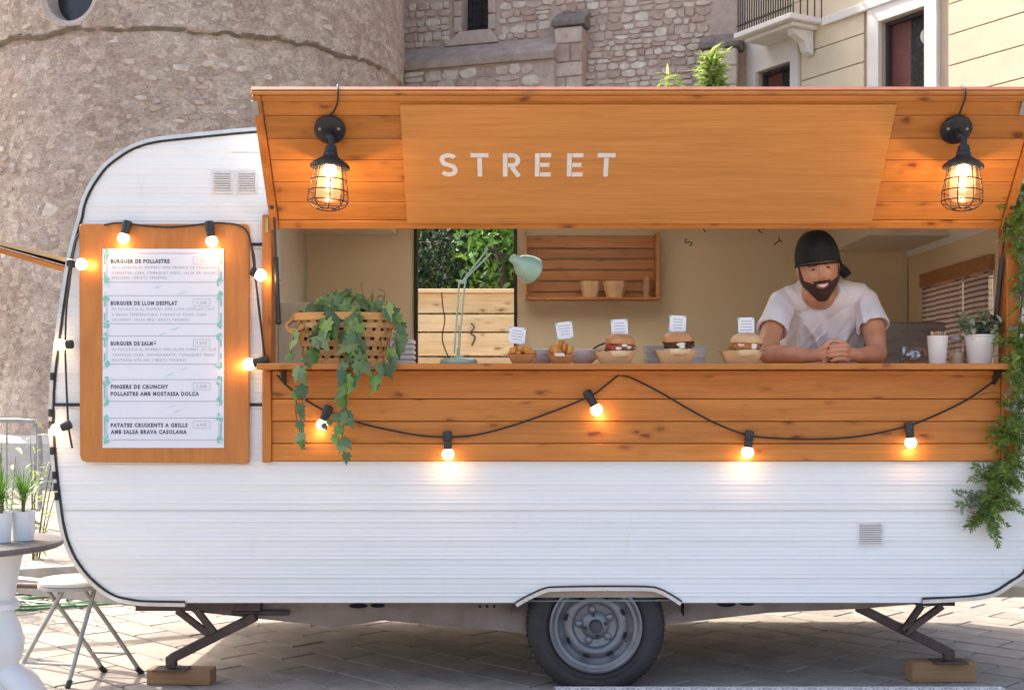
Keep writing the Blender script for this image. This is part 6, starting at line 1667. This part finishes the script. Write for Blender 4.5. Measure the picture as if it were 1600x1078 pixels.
for s in (-1,1):   # ears
    body.ball(None, (.008,.017,.031), 14, 10, HM @ Matrix.Translation((.077*s,.012,-.002)) @ Euler((R(-8),0,R(-22*s))).to_matrix().to_4x4())
    body.ball(None, (.007,.009,.011), 10, 8, HM @ Matrix.Translation((.074*s,.008,-.028)))
hc = HM.translation
neck0 = P(1288, 462, .37); chest = P(1288, 500, .44); waist = P(1290, 600, .62); pelvis = P(1290, 690, .72)
limb(body, [(hc+Vector((0,.035,-.045)), .058), (hc+Vector((.005,.07,-.10)), .060), (neck0+Vector((0,0,.0)), .07)])
SL, SR = P(1223, 469, .36), P(1350, 466, .36)
limb(body, [(SL, .040), (neck0+Vector((0,.03,-.035)), .060), (SR, .040)])
for o in (-.07, .07): limb(body, [(chest+Vector((o,-.0,.03)), .092), (chest+Vector((o*.85,.08,-.12)), .085), (waist+Vector((o*.7,0,0)), .085), (pelvis+Vector((o,0,0)), .10)])
EL, ER = Vector((X(1199,.15), .15, CT+.043)), Vector((X(1372,.17), .17, CT+.043))
WL_, WR = Vector((X(1268,.02), .02, CT+.034)), Vector((X(1340,.03), .03, CT+.036))
limb(body, [(SL+Vector((0,0,-.02)), .042), (SL.lerp(EL,.45)+Vector((-.008,0,0)), .049), (EL+Vector((0,.01,.012)), .040), (EL+Vector((.03,-.02,0)), .0425), (EL.lerp(WL_,.45), .040), (WL_, .028)])
limb(body, [(SR+Vector((0,0,-.02)), .042), (SR.lerp(ER,.45)+Vector((.008,0,0)), .049), (ER+Vector((0,.01,.012)), .040), (ER+Vector((-.02,-.02,0)), .0425), (ER.lerp(WR,.42), .040), (WR, .028)])
# hands: palms upright on their little-finger side, fingers of each folded over the other
HCt = Vector((X(1305,-.02), -.02, CT))
pL = HCt + Vector((-.034,.012,.042)); pR = HCt + Vector((.040,.012,.044))
for wr, pm in ((WL_, pL), (WR, pR)):
    limb(body, [(wr, .027), (wr.lerp(pm,.6), .029), (pm, .026)], 16)
    body.ball(pm+Vector((0,0,.014)), (.036,.019,.023), 16, 12); body.ball(pm+Vector((0,0,-.014)), (.034,.018,.022), 16, 12)
# right picture hand's fingers run left across the front
for k in range(4):
    z = .070-.0185*k; L = (.058,.064,.060,.048)[k]; r = (.0098,.0100,.0094,.0083)[k]
    b0 = HCt + Vector((.052-.002*k, -.006, z)); b1 = b0+Vector((-.018,-.020,.004)); b2 = b1+Vector((-L*.55,-.004,-.001)); b3 = b2+Vector((-L*.42,.012,-.005))
    limb(body, [(b0,r*1.12),(b1,r*1.1),(b2,r*.98),(b3,r*.86)], 12, 4)
    # other hand's fingers: over the back, tips showing between
    c0 = HCt + Vector((-.050+.002*k, .000, z-.008)); c1 = c0+Vector((.014,.024,.006)); c2 = c1+Vector((L*.55,.006,0)); c3 = c2+Vector((L*.36,-.012,-.003))
    limb(body, [(c0,r*1.1),(c1,r*1.05),(c2,r*.95),(c3,r*.85)], 12, 4)
limb(body, [(pR+Vector((.012,-.012,.022)), .013), (pR+Vector((-.008,-.022,.040)), .0115), (pR+Vector((-.036,-.020,.047)), .0095)], 12, 4)
limb(body, [(pL+Vector((-.012,-.012,.022)), .013), (pL+Vector((.006,-.014,.044)), .0115), (pL+Vector((.030,-.010,.056)), .0095)], 12, 4)
def skinmat():
    m = M_('skin'); v = m.coords((1,1,1), False); c = m.ramp(m.noise(v, 14, 5), [(0.3, (0.5,0.215,0.11)), (0.7, (0.64,0.31,0.175))])
    m.bump(m.noise(v, 160, 4), .15, .001); return m.set(c, 0.48, 0, Subsurface_Weight=0.12, Subsurface_Scale=0.02)
MT['skinm'] = skinmat()
me = blur_mesh(body, 'body', .0028, 3); W0 = wl(man)
def pm_(me, name, mat, parent=man):
    o_ = Vector((0,0,0)); me.transform(Matrix.Translation(-wl(parent))); return put(name, me, mat, parent, (0,0,0), world=False)
pm_(me, 'body', MT['skinm'])
# forearm hair / tattoo not visible in the photograph; face details follow
MT['eyewhite'] = simple('shaded_eye_white', (0.42,0.36,0.32), (0.38,0.32,0.28), 5, 0.3); MT['iris'] = simple('dark_iris', (0.03,0.018,0.01), (0.02,0.012,0.008), 5, 0.1)  # eye whites darkened: the shade below the cap is put into their colour
MT['hair'] = simple('dark_brown_hair', (0.085,0.04,0.022), (0.03,0.015,0.009), 60, 0.65, 0, 0.8, 0.004)
MT['lip'] = simple('lip', (0.42,0.13,0.10), (0.35,0.1,0.08), 9, 0.4); MT['tooth'] = simple('tooth', (0.74,0.7,0.62), (0.68,0.63,0.55), 9, 0.3)
for s in (-1,1):
    g = G(); c = head_pt(s*.40, math.acos(.012/.122)); c = Vector((.030*s, -.0805, .0115)); g.ball(None, (.0112,.0118,.0050), 18, 12, HM @ Matrix.Translation(c)); eye = g.obj('eye', MT['eyewhite'], man, True)
    g = G(); g.ball(None, (.0056,.0022,.0052), 14, 8, HM @ Matrix.Translation(c+Vector((.0008,-.0112,-.0005)))); g.obj('iris', MT['iris'], eye, True)
    g = G(); q = [HM @ (c+Vector((x*.0148, -.0112+.004*x*x, .0052-.0035*x*x))) for x in (-1,-.5,0,.5,1)]; g.tube(spline(q,3), .0028*HS, 8); g.obj('eyelid', MT['skinm'], eye, True)
    g = G(); q = []
    for k in range(7):
        x = .013+.036*k/6; q.append(HM @ Vector((x*s, -.0985+.35*(x-.012)**1.5*2.2, .0250+.004*math.sin(k*.52)-.0015*k/3)))
    g.tube(q, [.0030,.0042,.0048,.0046,.0040,.0032,.002], 8); g.obj('eyebrow', MT['hair'], man, True)
# beard shell: lower face, jaw, moustache
def beard_mask(p):
    ax_ = abs(p.x); z = p.z
    if p.y > .022: return 0
    m = 0
    line = -.047 + .45*max(0, ax_-.034) if ax_ < .066 else -.0326+ (ax_-.066)*6
    if p.y > -.045: line = max(line, -.02 + (p.y+.045)*.75)
    if z < line: m = min(1, (line-z)/.008)
    if ax_ < .034 and -.052 < z < -.036 and p.y < -.05: m = max(m, min(1, min(z+.052, -.036-z+.006)/.004))
    if ax_ < .027 and -.0685 < z < -.0495 and p.y < -.05:
        e = (ax_/.0255)**2 + ((z+.0590)/.0100)**2
        if e < 1: m = 0
    return m
nu, nv = 190, 160; vs = []; vals = []
for j in range(nv+1):
    for i in range(nu):
        p = head_pt(2*math.pi*i/nu, math.pi*(j+.0001)/(nv+.0002)); m = beard_mask(p); vals.append(m)
        nn = p.normalized(); th = .0052*m*(.55+.45*min(1, max(0,(-p.z-.04)/.05)))*(1+.5*noise.noise(p*240)) + .0012
        q = p + nn*th
        if p.z < -.08: q.z -= .003*m*min(1,(-p.z-.08)/.03)
        q.z = max(q.z, -.1235); q.x *= .985 if m else 1
        vs.append(q)
g = G(); g.v = [HM @ v for v in vs]
for j in range(nv):
    for i in range(nu):
        f = (j*nu+i, j*nu+(i+1)%nu, (j+1)*nu+(i+1)%nu, (j+1)*nu+i)
        if sum(vals[k] > .05 for k in f) >= 3: g.f.append(f)
beard = g.obj('beard', MT['hair'], man, True)
g = G(); rr = random.Random(8)
for k in range(5200):
    i = rr.randrange(nu); j = rr.randrange(nv//2, nv); a = j*nu+i
    if vals[a] < .02: continue
    p = vs[a]; nn = p.normalized(); d = (nn*.6+Vector((rr.uniform(-.4,.4), rr.uniform(-.3,.1), -1.0))).normalized(); L = rr.uniform(.004,.009); s_ = d.cross(Vector((0,-1,.01))).normalized()*.00045; b = p - nn*.001
    g.add([b-s_, b+s_, b+d*L], [(0,1,2)], HM)
tag(g.obj('whisker', MT['hair'], beard), kind='stuff')
# smile
g = G(); q = []
for x in (-1,-.66,-.33,0,.33,.66,1): q.append(Vector((.0225*x, -.1050+.011*x*x, -.0580+.0060*x*x)))
b = len(g.v)
for v in q:
    h = .0056*(1-(v.x/.023)**2)+.0006
    g.v.append(HM @ (v+Vector((0,0,h)))); g.v.append(HM @ (v+Vector((0,0,-h))))
for i in range(6): g.f.append((2*i,2*i+1,2*i+3,2*i+2))
g.obj('teeth', MT['tooth'], man, True)
for s, nm in ((1,'upper_lip'), (-1,'lower_lip')):
    g = G(); pts = [HM @ (v + Vector((0,-.0012, s*(.0064*(1-(v.x/.0235)**2)+.0012)))) for v in q]; g.tube(spline(pts,3), [.0012+.0018*math.sin(math.pi*k/18) for k in range(19)], 8); g.obj(nm, MT['lip'], man, True)
# cap, worn backwards
MT['capm'] = simple('black_cotton', (0.011,0.009,0.009), (0.006,0.005,0.005), 40, 0.85, 0, 0.3)
g = G(); nu2, nv2 = 72, 30; 
def cap_edge(u):   # lower rim height by azimuth: low across the forehead, lower at the back
    return .0215 - .020*(1-math.cos(u))/2 - .003*math.sin(u)
for j in range(nv2+1):
    for i in range(nu2):
        u = 2*math.pi*i/nu2; e = cap_edge(u); v_end = math.acos(max(-1,min(1, e/.122))); v = .001 + (v_end-.001)*j/nv2
        p = head_pt(u, v); k = j/nv2; infl = .011 + .006*math.sin(math.pi*k) + .0012*math.sin(u*6)*math.sin(math.pi*k)
        up = .020*max(0, math.cos(v)) + .010*math.sin(v*1.2)
        q = p + p.normalized()*infl + Vector((0,0,up)); q.x *= 1.03; g.v.append(HM @ q)
for j in range(nv2):
    for i in range(nu2): g.f.append((j*nu2+i, j*nu2+(i+1)%nu2, (j+1)*nu2+(i+1)%nu2, (j+1)*nu2+i))
capo = g.obj('cap', MT['capm'], man, True)
g = G()
q = []
for i in range(72):
    u = 2*math.pi*i/72; e = cap_edge(u); p = head_pt(u, math.acos(e/.122)); p = p + p.normalized()*.0115 + Vector((0,0,.006)); p.x *= 1.03; q.append(HM @ p)
g.tube(q, .0042, 6, closed=True); g.obj('cap_band', MT['capm'], capo, True)
# brim behind, drooping to the right
g = G(); n1_, n2_ = 16, 8
for j in range(n2_+1):
    for i in range(n1_+1):
        a = -1.15+2.3*i/n1_; u = math.pi - a*.95; p = head_pt(u, math.acos(cap_edge(u)/.122)); p = p + p.normalized()*.010
        t = j/n2_; p += Vector((.030*math.sin(a)*t+.028*t, .062*t*math.cos(a*.9), -.030*t-.012*t*t)); g.v.append(HM @ p)
for j in range(n2_):
    for i in range(n1_): a = j*(n1_+1)+i; g.f.append((a,a+1,a+n1_+2,a+n1_+1))
nv0 = len(g.v); g.v += [v+Vector((0,0,-.003)) for v in g.v]; g.f += [tuple(k+nv0 for k in reversed(f)) for f in g.f]
g.obj('cap_brim', MT['capm'], capo, True)
g = G(); g.tube(spline([HM @ Vector((.060,.045,.0)), HM @ Vector((.082,.05,-.012)), HM @ Vector((.105,.055,-.034)), HM @ Vector((.115,.05,-.05))],5), [.028*HS-.0007*k for k in range(16)], 12); g.obj('cap_flap', MT['capm'], capo, True)
# short hair at the temples
for s in (-1,1):
    g = G(); g.ball(None, (.006,.020,.026), 12, 10, HM @ Matrix.Translation((.0725*s,-.012,.006)) @ Matrix.Rotation(R(-14*s),4,'Z')); g.obj('sideburn', MT['hair'], man, True)
# t-shirt
sh = G()
for o in (-.075, .075): limb(sh, [(chest+Vector((o*1.0,-.015,.045)), .107), (chest+Vector((o*.98,.03,-.06)), .108), (chest+Vector((o*.92,.10,-.17)), .100), (waist+Vector((o*.8,.0,0)), .104), (pelvis+Vector((o,0,0)), .108)], 28)
limb(sh, [(SL+Vector((.006,0,-.004)), .056), (SL.lerp(neck0,.5)+Vector((0,0,.004)), .070), (neck0+Vector((0,.03,-.030)), .088), (SR.lerp(neck0,.5)+Vector((0,0,.004)), .070), (SR+Vector((-.006,0,-.004)), .056)], 28)
def sleeve(A_, B_, r0, r1, f):
    d = (B_-A_).normalized(); L = (B_-A_).length*f
    Mq = d.to_track_quat('Z','Y').to_matrix().to_4x4(); Mq.translation = A_
    sh.lathe([(.0001,-.02),(r0*.8,-.015),(r0,.01),(r0*1.02,L*.4),(r1*.99,L*.92),(r1*1.01,L),(r1-.006,L+.0005),(r1*.86,L-.022),(.0001,L-.03)], 36, Mq)
sleeve(SL, EL+Vector((-.014,0,0)), .057, .066, .56); sleeve(SR, ER+Vector((.020,0,0)), .057, .068, .52)
collar_c = neck0 + Vector((-.004,-.045,-.012))
def fold(p, n):
    # hanging folds from the shoulders towards the middle, and slack across the belly
    a = math.atan2(p.x-chest.x, p.z-(chest.z-.35)); fl = math.sin(a*24 + 5*noise.noise(p*6))*.6*max(0,noise.noise(p*5)+.35) + noise.noise(Vector((p.x*20, p.y*9, p.z*6)))*1.5 + .3*noise.noise(Vector((p.x*14+p.z*12, p.y*9, p.z*16)))
    amt = .0065 + .006*min(1, max(0, (chest.z+.09-p.z)/.12))
    rd = lambda v: 1-2.6*abs(noise.noise(v))
    fl2 = max(0, rd(Vector((p.x*13+p.z*5, p.y*5, p.z*4+3))))**2*1.3 + max(0, rd(Vector((p.x*6, p.y*6, p.z*13-p.x*14))))**2*.5*min(1, max(0, (chest.z-p.z)/.06))
    d = amt*(fl*.7+fl2) + .004*noise.noise(p*9)
    ext = min(1, max(0, (abs(p.x-chest.x)-.15)/.04)); d *= 1-.75*ext
    q = p + n*d
    # neckline: pull the cloth back into the body so skin shows in a round opening
    v = q - collar_c; e = math.hypot(v.x/.054, (v.z-.036)/.056)
    if q.y < neck0.y+.10 and e < 1.0: q.y += .045*(1-e**3); q.z -= .012*(1-e)
    return q
me = blur_mesh(sh, 'tshirt', .0045, 3, fold)
MT['cotton'] = simple('white_cotton', (0.84,0.79,0.79), (0.79,0.73,0.74), 6, 0.85, 0, 0.25, 0.003, Sheen_Weight=0.2)
pm_(me, 'tshirt', MT['cotton'])
# apron strap and dark apron at the waist
g = G()
for o in (-.07,.07): limb(g, [(waist+Vector((o*.9,-.02,.06)), .118), (waist+Vector((o*.9,0,-.02)), .120), (pelvis+Vector((o,-.01,-.1)), .13)], 24)
me = blur_mesh(g, 'apron', .008, 3); pm_(me, 'apron', MT['capm'])
# legs below the counter, inside the caravan
g = G()
for s in (-1,1):
    hip = pelvis+Vector((.085*s,.02,-.02)); foot = Vector((pelvis.x+.11*s, pelvis.y+.12, FLZ+.05))
    limb(g, [(hip,.10),(hip.lerp(foot,.5)+Vector((0,-.03,0)),.07),(foot+Vector((0,0,.03)),.05)], 18)
me = blur_mesh(g, 'trousers', .01, 2); pm_(me, 'trousers', simple('dark_denim', (0.03,0.035,0.05), (0.02,0.022,0.032), 9, 0.8))
for s in (-1,1):
    g = G(); c = Vector((pelvis.x+.11*s, pelvis.y+.07, FLZ+.045)); g.ball(c, (.048,.13,.045), 18, 10)
    for v in g.v: v.z = max(v.z, FLZ+.002)
    g.obj('shoe', MT['capm'], man, True)
